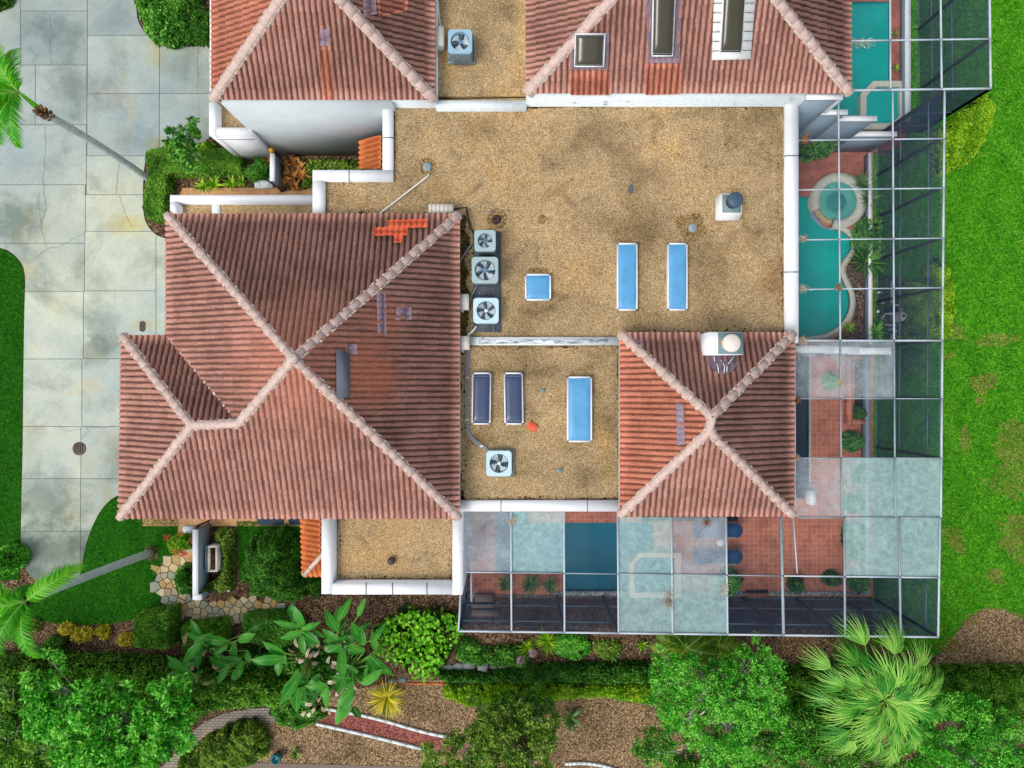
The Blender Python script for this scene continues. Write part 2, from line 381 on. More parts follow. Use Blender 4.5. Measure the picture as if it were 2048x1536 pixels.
M['lf_palm'] = leafmat('palm_frond', rgb(20,110,6), rgb(56,166,14), rgb(130,216,40), .4, .3)
M['lf_palm2'] = leafmat('fan_palm_frond', rgb(24,112,22), rgb(78,170,48), rgb(170,226,100), .4, .3)
M['lf_cycad'] = leafmat('cycad_frond', rgb(30,78,8), rgb(78,124,20), rgb(150,170,50), .45, .2)
M['lf_agave'] = leafmat('spiky_leaf', rgb(40,84,36), rgb(76,124,58), rgb(130,164,90), .4, .2)
M['lf_dead'] = leafmat('dead_leaf', rgb(150,116,82), rgb(202,180,148), rgb(240,232,216), .7, .1, 3)
M['lf_red'] = leafmat('red_petal', rgb(170,40,40), rgb(214,74,64), rgb(232,120,100), .5, .3, 3)
M['lf_pink'] = leafmat('pink_petal', rgb(206,130,180), rgb(230,176,208), rgb(246,226,238), .5, .3, 6)
M['rib'] = plain('leaf_midrib', rgb(150,190,90), .5, .1, 4)
M['bark'] = plain('grey_bark', rgb(196,198,184), .85, .3, 9)
M['bark_palm'] = plain('palm_bark', rgb(190,204,200), .8, .14, 5, dirt=(rgb(104,118,120), 6, .6))
M['bark_brown'] = plain('brown_fibre', rgb(120,88,58), .9, .35, 14)
M['twig_core'] = plain('twigs_and_dark_core', rgb(34,44,16), .95, .2, 6)
# man-made
M['alu'] = plain('white_aluminium', rgb(188,201,212), .4, .05, 3)
M['alu_grey'] = plain('grey_aluminium', rgb(150,166,176), .45, .08, 3, dirt=(rgb(96,110,112), 6, .58))
M['bronze'] = plain('dark_bronze_frame', rgb(44,52,60), .5, .1, 3)
M['ac1'] = plain('ac_paint_blue_grey', rgb(150,186,204), .45, .05, 4)
M['ac2'] = plain('ac_paint_green_grey', rgb(158,182,184), .45, .06, 4)
M['ac3'] = plain('ac_paint_pale', rgb(190,220,232), .45, .05, 4)
M['ac_side'] = plain('ac_side_coil', rgb(124,146,152), .5, .15, 8)
M['fan_dark'] = plain('fan_well', rgb(26,54,76), .6, .15, 8)
M['fan_blade'] = plain('fan_blade', rgb(196,208,214), .4, .06, 6)
M['fan_hub'] = plain('fan_hub', rgb(90,150,186), .4, .05, 6)
M['hub_white'] = plain('fan_hub_white', rgb(235,240,242), .4, .03, 6)
M['pad'] = plain('grey_pad', rgb(150,160,160), .8, .15, 8, dirt=(rgb(90,96,98), 5, .56))
M['mat_dark'] = plain('asphalt_roof_mat', rgb(84,92,100), .85, .2, 3, dirt=(rgb(136,140,136), 4, .58))
M['box'] = plain('electrical_box_cream', rgb(222,218,206), .6, .06, 4, dirt=(rgb(150,140,120), 6, .66))
M['pipe_w'] = plain('white_pipe', rgb(226,228,222), .5, .05, 6)
M['pipe_g'] = plain('grey_conduit', rgb(150,160,168), .45, .1, 6)
M['pipe_b'] = plain('black_line', rgb(46,48,50), .6, .1, 6)
M['sky_blue'] = plain('blue_acrylic_dome', rgb(88,158,206), .34, .10, 2.5, spec=.45)
M['sky_navy'] = plain('navy_acrylic_dome', rgb(58,72,104), .25, .06, 1.5, spec=.5)
M['sky_brown'] = plain('bronze_acrylic_dome', rgb(62,60,42), .16, .06, 1, spec=.6)
M['rust'] = plain('rusty_sheet_metal', rgb(120,146,150), .6, .15, 3, dirt=(rgb(160,130,90), 3, .55))
M['iron'] = plain('black_iron', rgb(30,32,38), .5, .1, 6)
M['vent_dark'] = plain('vent_cap_dark', rgb(66,88,106), .45, .08, 6)
M['vent_brown'] = plain('vent_brown', rgb(74,58,54), .4, .12, 6)
M['galv'] = plain('galvanised_vent', rgb(146,166,170), .45, .1, 12)
M['navy'] = plain('navy_cushion', rgb(30,74,120), .8, .1, 4)
M['stone'] = plain('flagstone', rgb(182,168,130), .85, .14, 4, dirt=(rgb(160,120,70), 2.2, .6))
M['stone_grey'] = plain('grey_stone', rgb(138,146,146), .85, .15, 5)
M['teal_pot'] = plain('teal_glazed_pot', rgb(20,110,116), .25, .08, 4, spec=.5)
M['gold'] = plain('yellow_lantern', rgb(214,170,40), .4, .08, 6)
M['pond'] = plain('dark_pond', rgb(24,40,58), .15, .15, 2, spec=.5)
M['timber'] = plain('weathered_timber', rgb(124,110,100), .85, .12, 6)
M['pot'] = plain('dark_pot', rgb(60,56,60), .5, .1, 6)
M['plaster'] = plain('pool_plaster', rgb(120,200,190), .6, .05, 2)
M['plaster_dark'] = plain('pool_plaster_deep', rgb(60,140,150), .6, .05, 2)
M['brickwalk'] = None
def watermat(name, c, alpha, rough=.06, wav=3):
    t = NT(name); t.set(rough, 0, .5)
    n = t.noise(wav, 3); n2 = t.noise(.6, 3)
    t.col(t.mix(t.ramp(n2, [(.3, g1(0)), (.7, g1(1))]), tuple(q*.82 for q in c[:3])+(1,), tuple(min(1, q*1.12) for q in c[:3])+(1,)))
    t.b.inputs['Alpha'].default_value = alpha
    t.bump(n, .12, .02); return t.m
M['water1'] = watermat('pool_water_teal', rgb(4,176,166), .92)
M['water_spa'] = watermat('spa_water', rgb(70,176,164), .40)
M['water3'] = watermat('pool_water_blue', rgb(16,112,138), .88, .1, 8)
def screen(name, c, lo, hi, scale=1.2, edge=None):     # woven mesh seen from far: partly clear, partly thread and dust
    t = NT(name); t.set(.9, 0, .1)
    n = t.noise(scale, 6, .65, dist=.4); n2 = t.noise(16, 5, .85)
    t.col(t.mix(1, t.ramp(n, [(.3, tuple(q*.9 for q in c[:3])+(1,)), (.7, c)]), t.ramp(n2, [(.3, g1(.9)), (.7, g1(1.1))]), 'MULTIPLY'))
    f = t.math('ADD', t.math('MULTIPLY', n, .66), t.math('MULTIPLY', n2, .34))
    a = t.ramp(f, [(.32, g1(lo)), (.66, g1(hi))])
    tr = t.new('BsdfTransparent'); mx = t.new('MixShader'); t.L(a, mx.inputs[0])
    t.L(tr.outputs[0], mx.inputs[1]); t.L(t.b.outputs[0], mx.inputs[2]); t.L(mx.outputs[0], t.out.inputs[0])
    return t.m
M['scr_clear'] = screen('insect_screen', rgb(78,96,120), .05, .16)
M['scr_side'] = screen('side_insect_screen', rgb(54,70,94), .50, .60)
M['scr_hazy'] = screen('dusty_screen', rgb(190,206,214), .16, .56, 1.0)
M['scr_milky'] = screen('milky_algae_screen', rgb(178,212,212), .38, .68, 4)
# ---------------------------------------------------------------- ground and paving
def W(pts, z=0.0): return [tuple(P(x, y, z)[:2]) for x, y in pts]
def smooth_loop(pts, it=2):
    pts = [np.array(p, float) for p in pts]
    for _ in range(it):
        q = []
        for i in range(len(pts)):
            a, b = pts[i], pts[(i+1) % len(pts)]; q += [a*.75+b*.25, a*.25+b*.75]
        pts = q
    return [tuple(p) for p in pts]
def smooth_open(pts, it=2):
    pts = [np.array(p, float) for p in pts]
    for _ in range(it):
        q = [pts[0]]
        for i in range(len(pts)-1):
            a, b = pts[i], pts[i+1]; q += [a*.75+b*.25, a*.25+b*.75]
        q.append(pts[-1]); pts = q
    return [tuple(p) for p in pts]
def sheet(name, pts, z, mat, parent=None, holes=()):
    m = MB(); m.poly([W(pts)] + [W(h) for h in holes], z); o = m.build(name, mat, parent)
    if parent is None: tag(o, None, None, kind='structure')
    return o
# pool outlines (photo pixels at ground level)
kid = smooth_open([(1597,393),(1618,393),(1632,400),(1640,450),(1662,458),(1686,462),(1701,477),(1705,492),(1698,505),(1686,520),(1678,535),(1680,550),(1688,567),(1697,585),(1700,605),(1696,625),(1686,642),(1671,657),(1648,669),(1611,675),(1570,672)], 2) + [(1560,672),(1560,393)]
pool1 = [(1660,4),(1779,4),(1779,225),(1722,262),(1660,262)]
pool3 = [(992,1000),(1056,1000),(1056,1045),(1305,1045),(1305,1104),(1258,1125),(1258,1183),(1128,1183),(1128,1147),(992,1147)]
spa3 = [(1266,1124),(1279,1111),(1346,1111),(1346,1180),(1266,1180)]
spa1 = [(1728,196),(1748,177),(1794,177),(1794,236),(1778,250),(1728,250)]
pond = [(1588,690),(1618,690),(1618,997),(1588,997)]
cx2, cy2 = 1672, 404
circ = lambda cx, cy, r, n=40: [(cx+r*math.cos(2*math.pi*i/n), cy+r*math.sin(2*math.pi*i/n)) for i in range(n)]
holes = [kid, pool1, pool3, pond]
big = 60
m = MB(); m.poly([[(-big,-big),(big,-big),(big,big),(-big,big)]] + [W(h) for h in holes], 0.0)
tag(m.build('ground', M['soil']), None, None, kind='structure')

drive = [(-420,-420)] + smooth_open([(262,-420),(270,20),(284,62),(318,86),(350,88),(440,88),(440,286),(350,286),(318,297),(297,312),(288,335),(286,430),(299,458),(318,474),(345,480),(352,600),(352,985),(245,985),(215,1003),(190,1040),(172,1090),(162,1150),(150,1163),(42,1163),(44,1000),(47,900),(48,760),(50,620),(53,545),(40,519),(18,500),(-10,493),(-420,493)], 2)
def clip_rect(poly, x0, y0, x1, y1):
    def cl(pts, f, ins):
        out = []
        for i in range(len(pts)):
            a, b = pts[i], pts[(i+1) % len(pts)]
            ia, ib = ins(a), ins(b)
            if ia: out.append(a)
            if ia != ib: out.append(f(a, b))
        return out
    def fx(v): return lambda a, b: (v, a[1]+(b[1]-a[1])*(v-a[0])/(b[0]-a[0]))
    def fy(v): return lambda a, b: (a[0]+(b[0]-a[0])*(v-a[1])/(b[1]-a[1]), v)
    p = cl(poly, fx(x0), lambda q: q[0] >= x0)
    if p: p = cl(p, fx(x1), lambda q: q[0] <= x1)
    if p: p = cl(p, fy(y0), lambda q: q[1] >= y0)
    if p: p = cl(p, fy(y1), lambda q: q[1] <= y1)
    return p
sheet('driveway_base', drive, .030, M['joint'])
slabs = [(-420,-420,42,131),(42,-420,176,23),(42,23,176,131),(176,-420,345,72),(176,72,320,188),(320,80,460,188),(-420,131,72,250),(72,131,175,250),
 (175,188,320,312),(320,188,460,400),(-420,250,174,370),(174,312,292,390),(-420,370,172,487),(172,390,304,463),(-420,487,170,583),(170,463,313,582),(313,463,400,671),
 (40,583,168,718),(168,582,313,717),(313,671,400,717),(40,718,165,853),(165,717,360,853),(40,853,163,957),(163,853,360,957),(40,957,162,1062),(162,957,360,1062),(40,1062,162,1200),(162,1062,360,1200)]
m = MB()
for i, (x0, y0, x1, y1) in enumerate(slabs):
    q = clip_rect(drive, x0+.55, y0+.55, x1-.55, y1-.55)
    if len(q) > 2:
        # drop duplicates
        q2 = [q[0]]
        for p in q[1:]:
            if abs(p[0]-q2[-1][0])+abs(p[1]-q2[-1][1]) > .05: q2.append(p)
        try: m.poly([W(q2)], .045)
        except Exception: pass
        if len(m.rnd): m.rnd[-1][:] = [.35,.3,.15,.25,.62,.5,.4,.5,.5,.75,.55,.7,.6,.78,.6,.9,.95,.95,.95,.9,.85,.8,.85,.62,.7,.42,.5,.22,.25][i] if i < 29 else .6
tag(m.build('driveway', M['drive']), None, None, kind='structure')
def ribbon(m, pts, wd, z):
    pts = [Vector((*p, z)) for p in W(pts)]
    vs = []; n = len(pts)
    for i, p in enumerate(pts):
        t = (pts[min(i+1, n-1)]-pts[max(i-1, 0)]).normalized(); s = Vector((-t.y, t.x, 0))*wd/2*(.6+.8*random.random())
        vs += [p+s, p-s]
    m.add(vs, [(2*i, 2*i+1, 2*i+3, 2*i+2) for i in range(n-1)])
def jag(pts, amp=2.2, step=7):
    out = [pts[0]]
    for a, b in zip(pts, pts[1:]):
        L = math.hypot(b[0]-a[0], b[1]-a[1]); k = max(1, int(L/step))
        for i in range(1, k+1):
            f = i/k; out.append((a[0]+(b[0]-a[0])*f+random.uniform(-amp, amp)*(i < k), a[1]+(b[1]-a[1])*f+random.uniform(-amp, amp)*(i < k)))
    return out
m = MB()
for c in [[(91,252),(93,290),(90,330),(88,384),(94,415),(84,450),(90,475),(96,499)],[(80,384),(81,430),(85,447)],[(55,527),(96,499),(140,484),(172,463)],[(100,72),(103,130)],[(60,95),(75,112),(66,130)],
          [(243,312),(236,350),(234,388)],[(240,392),(250,425),(265,455)],[(398,90),(396,180),(400,240)],[(164,853),(205,856),(232,850)],[(164,880),(180,862),(170,850)],[(118,853),(140,862),(163,858)],[(100,30),(102,60)]]:
    ribbon(m, jag(c), .014, .050)
tag(m.build('pavement_cracks', M['joint']), None, None, kind='structure')

lawnR = [(1816,-420),(2500,-420),(2500,1240),(2048,1245)] + smooth_open([(2040,1235),(2010,1222),(1975,1216),(1940,1230),(1915,1260),(1895,1290),(1878,1310)],1) + [(1745,1290),(1742,950),(1744,700),(1746,560),(1745,430),(1745,310),(1816,310)]
sheet('right_lawn', lawnR, .012, M['grass'])
lawnF = smooth_open([(345,962),(245,985),(215,1003),(190,1040),(172,1090),(162,1150),(120,1165),(44,1168),(20,1190),(44,1232),(90,1244),(160,1250),(240,1246),(300,1228),(320,1214),(322,1190),(312,1165),(314,1140),(330,1118),(352,1108),(358,1050)],1) + [(358,962)]
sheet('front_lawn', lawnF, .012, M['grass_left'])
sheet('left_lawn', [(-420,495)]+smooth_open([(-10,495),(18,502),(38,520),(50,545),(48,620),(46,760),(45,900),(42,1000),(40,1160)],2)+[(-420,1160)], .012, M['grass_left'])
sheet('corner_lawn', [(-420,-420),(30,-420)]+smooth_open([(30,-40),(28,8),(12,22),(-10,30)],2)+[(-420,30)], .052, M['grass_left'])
sheet('side_lawn', [(472,1040),(610,1040),(600,1200),(480,1160)], .012, M['grass_left'])
# terracotta patio (holes for pools, pond and the planting beds)
deckA = [(1540,300),(1745,300),(1745,1192),(940,1192),(940,950),(1100,950),(1400,940),(1540,940)]
bedA = smooth_open([(1742,320),(1728,360),(1722,440),(1710,462),(1712,500),(1700,520),(1690,540),(1696,570),(1708,600),(1706,640),(1690,662),(1660,682),(1700,700),(1742,704)],1)
sheet('terracotta_patio', deckA, .040, M['terra'], holes=[kid, pool3, pond, bedA])
sheet('planting_bed', bedA, .034, M['soil'])
sheet('neighbour_patio', [(1560,-420),(1812,-420),(1812,300),(1560,300)], .040, M['terra2'], holes=[pool1])
sheet('aged_patio_tiles', [(1560,304),(1741,304),(1728,352),(1700,392),(1637,392),(1600,392),(1560,391)], .046, M['terra2'])
sheet('planter_soil', [(1708,718),(1736,718),(1736,842),(1708,842)], .046, M['soil_dark'])
sheet('pump_yard', [(1752,548),(1806,552),(1808,700),(1752,700)], .018, M['soil_dark'])
sheet('bottom_bed', [(920,1200),(1800,1200),(1830,1262),(1880,1262),(1880,1310),(2100,1310),(2100,1345),(700,1345),(640,1190)], .008, M['soil'])
sheet('bed_shade_sheet', [(925,1197),(1800,1197),(1820,1262),(925,1250)], .014, M['soil_dark'])  # shade of the screened bays put into a darker soil sheet
sheet('mulch_bed_corner', smooth_open([(1880,1300),(1915,1262),(1950,1222),(1985,1210),(2048,1230)],1)+[(2300,1240),(2300,1360),(1850,1360)], .016, M['straw'])
# narrow paver walk beside the house, garden paths
sheet('paver_walk', [(285,1000),(620,1000),(620,1052),(392,1052),(392,1128),(352,1116),(356,1052),(285,1052)], .024, M['tan_paver'])
sheet('paver_walk_north', [(366,376),(510,376),(512,350),(560,350),(560,385),(650,372),(650,430),(340,430)], .024, M['tan_paver'])
sheet('straw_path', [(520,1418),(800,1360),(1420,1360),(1480,1450),(1480,1700),(440,1700),(470,1480)], .010, M['straw'])
sheet('red_gravel_path', smooth_open([(620,1418),(680,1420),(760,1436),(860,1462),(930,1480),(930,1512),(850,1496),(740,1468),(640,1448)],1), .022, M['redgravel'])
t = NT('cobble_paving'); t.set(.85, 0, .2)
br = t.new('TexBrick'); t.L(t.pos(), br.inputs['Vector']); br.inputs['Scale'].default_value = 1; br.inputs['Brick Width'].default_value = .22; br.inputs['Row Height'].default_value = .12
br.inputs['Mortar Size'].default_value = .012; br.inputs['Color1'].default_value = rgb(150,148,146); br.inputs['Color2'].default_value = rgb(176,160,140); br.inputs['Mortar'].default_value = rgb(84,82,76)
t.col(t.mix(1, br.outputs[0], t.ramp(t.noise(1.2, 4), [(.3, g1(.75)), (.7, g1(1.15))]), 'MULTIPLY')); M['cobble'] = t.m
sheet('cobble_path', smooth_open([(250,1600),(330,1530),(372,1480),(400,1448),(450,1425),(520,1415),(620,1412),(620,1446),(520,1444),(470,1452),(430,1478),(400,1510),(340,1600)],1), .024, M['cobble'])
sheet('bottom_pavement', [(480,1524),(870,1534),(1100,1542),(1100,1700),(430,1700)], .030, M['timber'])
# stone kerbs along the garden paths
def kerb(name, pts, label, wpx=5, z=.12, mat='white_worn'):
    m = MB(); pp = [Vector((*p, z/2)) for p in W(smooth_open(pts, 2))]
    for a, b in zip(pp, pp[1:]): m.bar(a, b, wpx/44.94, z)
    o = m.build(name, M[mat]); return tag(o, label, 'kerb')
kerb('stone_kerb', [(640,1414),(700,1424),(760,1437),(850,1464),(925,1478)], 'pale stone kerb along the upper edge of the red gravel path', 5)
kerb('stone_kerb', [(634,1446),(740,1470),(860,1500)], 'pale stone kerb along the lower edge of the red gravel path', 5)
kerb('stone_kerb', [(1130,1526),(1170,1524),(1210,1530),(1250,1545)], 'short curved white kerb at the bottom edge beyond the mossy shrub', 5)
kerb('garden_edging', [(760,1366),(880,1367),(980,1368)], 'thin orange-brown edging at the top of the straw mulch bed', 3, .06, 'tile_orange')
# pebble strip and cage footing kerbs
m = MB(); m.pbox(1112, 1183, 1492, 1191, .10, 0); m.pbox(1540, 1183, 1736, 1191, .10, 0)
tag(m.build('pebble_border', M['pebble']), 'white pebble border strip along the foot of the patio screen wall', 'border')

# ---------------------------------------------------------------- pools
def inset(loop, d):      # rough outward/inward offset in pixel space
    n = len(loop); ar = sum(loop[i][0]*loop[(i+1) % n][1]-loop[(i+1) % n][0]*loop[i][1] for i in range(n)); sg = 1 if ar > 0 else -1
    out = []
    for i in range(n):
        a, b, c = (np.array(loop[(i+k) % n], float) for k in (-1, 0, 1))
        t1 = (b-a)/max(1e-6, np.linalg.norm(b-a)); t2 = (c-b)/max(1e-6, np.linalg.norm(c-b))
        nrm = np.array([t1[1]+t2[1], -(t1[0]+t2[0])]); L = np.linalg.norm(nrm)
        if L < 1e-3: out.append(tuple(b)); continue
        nrm /= L; cs = max(.5, float(np.dot(nrm, np.array([t1[1], -t1[0]]))))
        out.append(tuple(b+nrm*sg*d/cs))
    return out
def basin(parent, loop, depth, mat, top=.04):
    m = MB(); L = W(loop); k = len(L)
    vs = [Vector((*p, top)) for p in L]+[Vector((*p, -depth)) for p in L]
    m.add(vs, [(i, (i+1) % k, (i+1) % k+k, i+k) for i in range(k)])
    m.poly([L], -depth); return m.build('basin', mat, parent)
def water(parent, loop, z, mat, name='water'):
    m = MB(); m.poly([W(loop)], z); return m.build(name, mat, parent)
p1 = thing('swimming_pool', 'rectangular teal pool with a pale shallow step beside the top right tiled roof', 'pool', P(1735,120,0))
basin(p1, pool1, 1.5, M['plaster_dark']); water(p1, inset(pool1, -.2), -.10, M['water1'])
m = MB(); m.pbox(1662, 6, 1773, 32, -.35, -1.4); m.build('shallow_step', M['plaster'], p1)
m = MB(); o1 = [(1716,192),(1742,166),(1806,166),(1806,242),(1786,262),(1716,262)]
m.poly([W(o1), W(spa1)], .22); L = W(o1); k = len(L)
m.add([Vector((*q, -1.4)) for q in L]+[Vector((*q, .22)) for q in L], [(i, (i+1) % k, (i+1) % k+k, i+k) for i in range(k)])
L = W(spa1); k = len(L); m.add([Vector((*q, -1.0)) for q in L]+[Vector((*q, .22)) for q in L], [(i, (i+1) % k, (i+1) % k+k, i+k) for i in range(k)])
m.build('spa_wall', M['coping'], p1); water(p1, inset(spa1, -.2), .08, M['water1'], 'spa_water')
p2 = thing('swimming_pool', 'curvy kidney-shaped teal pool joined to the round spa', 'pool', P(1640,540,0))
basin(p2, kid, 1.5, M['plaster_dark']); water(p2, inset(kid, -.2), -.10, M['water1'])
cop = kid[4:-3]
m = MB(); off = inset(kid, 10)
vi = [i for i, q in enumerate(kid) if q[1] > 455 and q[0] > 1600]
a_in = [kid[i] for i in vi]; a_out = [off[i] for i in vi]
A = W(a_in); B = W(a_out); k = len(A)
vs = [Vector((*q, .10)) for q in A]+[Vector((*q, .10)) for q in B]+[Vector((*q, -.12)) for q in A]+[Vector((*q, .0)) for q in B]
m.add(vs, [(i, i+1, i+1+k, i+k) for i in range(k-1)]+[(i+2*k, i+2*k+1, i+1, i) for i in range(k-1)]+[(i+k, i+k+1, i+1+3*k, i+3*k) for i in range(k-1)])
m.build('coping', M['coping'], p2)
sp = thing('spa', 'round pale stone spa with an inner teal bowl overlapping the kidney pool', 'spa', P(cx2,cy2,0))
c0 = P(cx2, cy2, 0); k44 = 1/44.94
m = MB(); rs = [(52,-1.4),(52,.42),(36,.42),(36,-.05),(34,-.05)]
def ringpart(m, ri, ro, z0, z1, a0=0, a1=360, n=48, c=c0):
    ks = int(n*(a1-a0)/360)+1; vs = []
    for i in range(ks):
        a = R(a0+(a1-a0)*i/(ks-1)); ca, sa = math.cos(a), math.sin(a)
        for r, z in ((ri, z0), (ri, z1), (ro, z1), (ro, z0)): vs.append((c.x+r*ca, c.y+r*sa, z))
    fs = [(4*i+j, 4*(i+1)+j, 4*(i+1)+(j+1) % 4, 4*i+(j+1) % 4) for i in range(ks-1) for j in range(4)]
    fs = [tuple(reversed(f)) for f in fs]
    if a1-a0 < 359: fs += [(0,1,2,3), (4*ks-1, 4*ks-2, 4*ks-3, 4*ks-4)]
    m.add(vs, fs)
ringpart(m, 38*k44, 55*k44, -1.3, .30, -105, 205); m.build('coping', M['coping'], sp)
m = MB(); ringpart(m, 38*k44, 47*k44, -1.3, .14, 205, 255); m.build('spillway', M['stone'], sp)
m = MB(); ringpart(m, 48*k44, 56*k44, -1.3, -.02, 204, 256); m.build('spill_ledge', M['bluewall'], sp)
m = MB(); ringpart(m, 19*k44, 38*k44, .0, .12); m.build('bench', M['plaster'], sp)
m = MB(); m.lathe((c0.x, c0.y, .05), [(20*k44, 0), (20*k44, .008)], 32); m.lathe((c0.x-.02, c0.y+.02, .06), [(.10, 0), (.12, .03), (.01, .04)], 16); m.build('bowl_floor', M['plaster_dark'], sp)
m = MB(); m.poly([W(circ(cx2, cy2, 38.3))], .21); m.build('spa_water', M['water_spa'], sp)
p3 = thing('swimming_pool', 'dark blue pool under the bottom left bays of the screen cage', 'pool', P(1150,1100,0))
basin(p3, pool3, 1.6, M['plaster_dark']); water(p3, inset(pool3, -.2), -.10, M['water3'])
o3 = [(1256,1122),(1276,1102),(1358,1102),(1358,1190),(1256,1190)]
m = MB(); m.poly([W(o3), W(spa3)], .40)
for lp, zb in ((o3, -1.5), (spa3, -.6)):
    L = W(lp); k = len(L); m.add([Vector((*q, zb)) for q in L]+[Vector((*q, .40)) for q in L], [(i, (i+1) % k, (i+1) % k+k, i+k) for i in range(k)])
m.build('spa_wall', plain('peach_coping', rgb(222,184,160), .8, .08, 5), p3); water(p3, inset(spa3, -.2), .25, M['water3'], 'spa_water')
pd = thing('reflecting_pool', 'long narrow dark sunken basin with brick edging beside the small hip roof', 'basin', P(1603,840,0))
basin(pd, pond, .5, M['pond']); water(pd, inset(pond, -.2), -.08, M['pond'])
m = MB(); 
for y in range(712, 996, 5): m.pbox(1618.5, y, 1623, y+4.2, .10, .02)
m.build('brick_edging', M['coping'], pd)

# ---------------------------------------------------------------- roof builders
class Plane:
    def __init__(s, a, b, c):     # a->b along the eave, c a point up the slope
        s.o = Vector(a); s.u = (Vector(b)-s.o).normalized(); n = (Vector(b)-s.o).cross(Vector(c)-s.o).normalized()
        if n.z < 0: n = -n
        s.n = n; s.v = n.cross(s.u)
        if (Vector(c)-s.o).dot(s.v) < 0: s.v = -s.v
    def uv(s, p): d = Vector(p)-s.o; return (d.dot(s.u), d.dot(s.v))
    def at(s, u, v, h=0): return s.o+s.u*u+s.v*v+s.n*h
    def hit(s, px, py):
        d = P(px, py, 0)-Vector((0, 0, H)); o = Vector((0, 0, H))
        t_ = (s.o-o).dot(s.n)/d.dot(s.n); return o+d*t_
PU, PV, AMP, STEP = .207, .40, .072, .046
def interval(poly, u):
    vs = []
    for i in range(len(poly)):
        (u0, v0), (u1, v1) = poly[i], poly[(i+1) % len(poly)]
        if (u0 <= u < u1) or (u1 <= u < u0): vs.append(v0+(v1-v0)*(u-u0)/(u1-u0))
    if len(vs) < 2: return None
    return min(vs), max(vs)
def tiles(m, pl, poly, off=0.0, amp=AMP, pu=PU):
    us = [p[0] for p in poly]; umin, umax = min(us), max(us); vmax_all = max(p[1] for p in poly); vmin_all = min(p[1] for p in poly)
    k0, k1 = int(math.floor(vmin_all/PV)), int(math.ceil(vmax_all/PV))
    ns = max(2, int(math.ceil((umax-umin)/(pu/8)))); uu = np.linspace(umin+1e-4, umax-1e-4, ns+1)
    iv = [interval(poly, u) or (0, 0) for u in uu]
    lo = np.array([i[0] for i in iv]); hi = np.array([i[1] for i in iv])
    rows = k1-k0
    jit = rng.normal(0, .004, (rows, int((umax-umin)/pu)+3))
    V = np.zeros((ns+1, rows*2, 3)); UV = np.zeros((ns+1, rows*2, 2))
    o = np.array(pl.o); U = np.array(pl.u); Vv = np.array(pl.v); N = np.array(pl.n)
    ph = (uu/pu) % 1.0
    prof = amp*np.sqrt(np.clip(1-np.abs(2*ph-1)**2.2, 0, 1))*.85 + amp*.15*np.cos(2*np.pi*(ph-.5))
    for r in range(rows):
        for e in (0, 1):
            v = np.clip((k0+r+e)*PV, lo, hi)
            fr = np.clip((v/PV-(k0+r)), 0, 1)
            h = off+prof+STEP*(1-fr)+jit[r, ((uu-umin)/pu).astype(int)]
            V[:, 2*r+e] = o+uu[:, None]*U+v[:, None]*Vv+h[:, None]*N
            UV[:, 2*r+e, 0] = uu; UV[:, 2*r+e, 1] = np.minimum(v, (k0+r+1)*PV-.01)
    nr = rows*2
    i = np.arange(ns)[:, None]; j = np.arange(nr-1)[None, :]
    q = np.stack([i*nr+j, (i+1)*nr+j, (i+1)*nr+j+1, i*nr+j+1], -1).reshape(-1, 4)
    Vf = V.reshape(-1, 3)
    d = np.linalg.norm(Vf[q[:, 0]]-Vf[q[:, 2]], axis=1) > .004
    m.add(Vf, q[d], UV.reshape(-1, 2), np.zeros(len(Vf)))
def tile_part(name, pl, pts, mat, parent, off=0.0, px=False, amp=AMP):
    m = MB(); poly = [pl.uv(pl.hit(*p)) if px else pl.uv(p) for p in pts]
    tiles(m, pl, poly, off, amp); return m.build(name, mat, parent)
def ridge(parent, a, b, lift=.05, rad=.12, seed=0):
    a, b = Vector(a), Vector(b); d = b-a; L = d.length; d.normalize()
    if abs(d.z) > 1e-6 and d.z < 0: a, b = b, a; d = -d
    s = Vector((-d.y, d.x, 0)).normalized(); up = d.cross(s); up = up if up.z > 0 else -up
    m = MB(); n = max(1, int(L/.40)); seg = L/n; J = 9
    for i in range(n):
        vs = []
        for e, r, hh in ((0, rad*1.04, .014), (1, rad*.97, .0)):
            p = a+d*(seg*(i+e)+(-.03 if e == 0 else .0))+up*(lift+hh)+s*random.uniform(-.008, .008)
            for j in range(J):
                t_ = math.pi*j/(J-1); vs.append(p+s*math.cos(t_)*r+up*math.sin(t_)*r*.62)
        fs = [(j, j+1, J+j+1, J+j) for j in range(J-1)]+[tuple(range(J-1, -1, -1))]
        m.add(vs, fs, rnd=np.full(len(vs), random.random()))
    cap = m.build('ridge_cap', M['ridge'], parent)
    m = MB()
    for sg in (-1, 1):
        n2 = int(L/.10)
        for i in range(n2):
            w_ = rad+.01+random.random()*.05
            c_ = a+d*(L*(i+.5)/n2)+up*(lift-.055)
            m.box(c_+s*sg*w_*.62, (L/n2*1.05, w_*.9, .10+random.random()*.03), rot=Matrix((d, s, up)).transposed())
    m.build('mortar_bedding', M['mortar'], cap)
    return cap
def deckslab(name, pts, z, mat, parent, thick=.25):
    m = MB(); m.prism(W(pts, z), z, z-thick); return m.build(name, mat, parent)

# ---------------------------------------------------------------- main house
he = 6.0; zR = 5.2
house = thing('tiled_roof_house', 'main house with large terracotta hip roofs joined by brown gravel flat roofs', 'house', (0, 0, 0))
def E(x, y, z=he): return P(x, y, z)
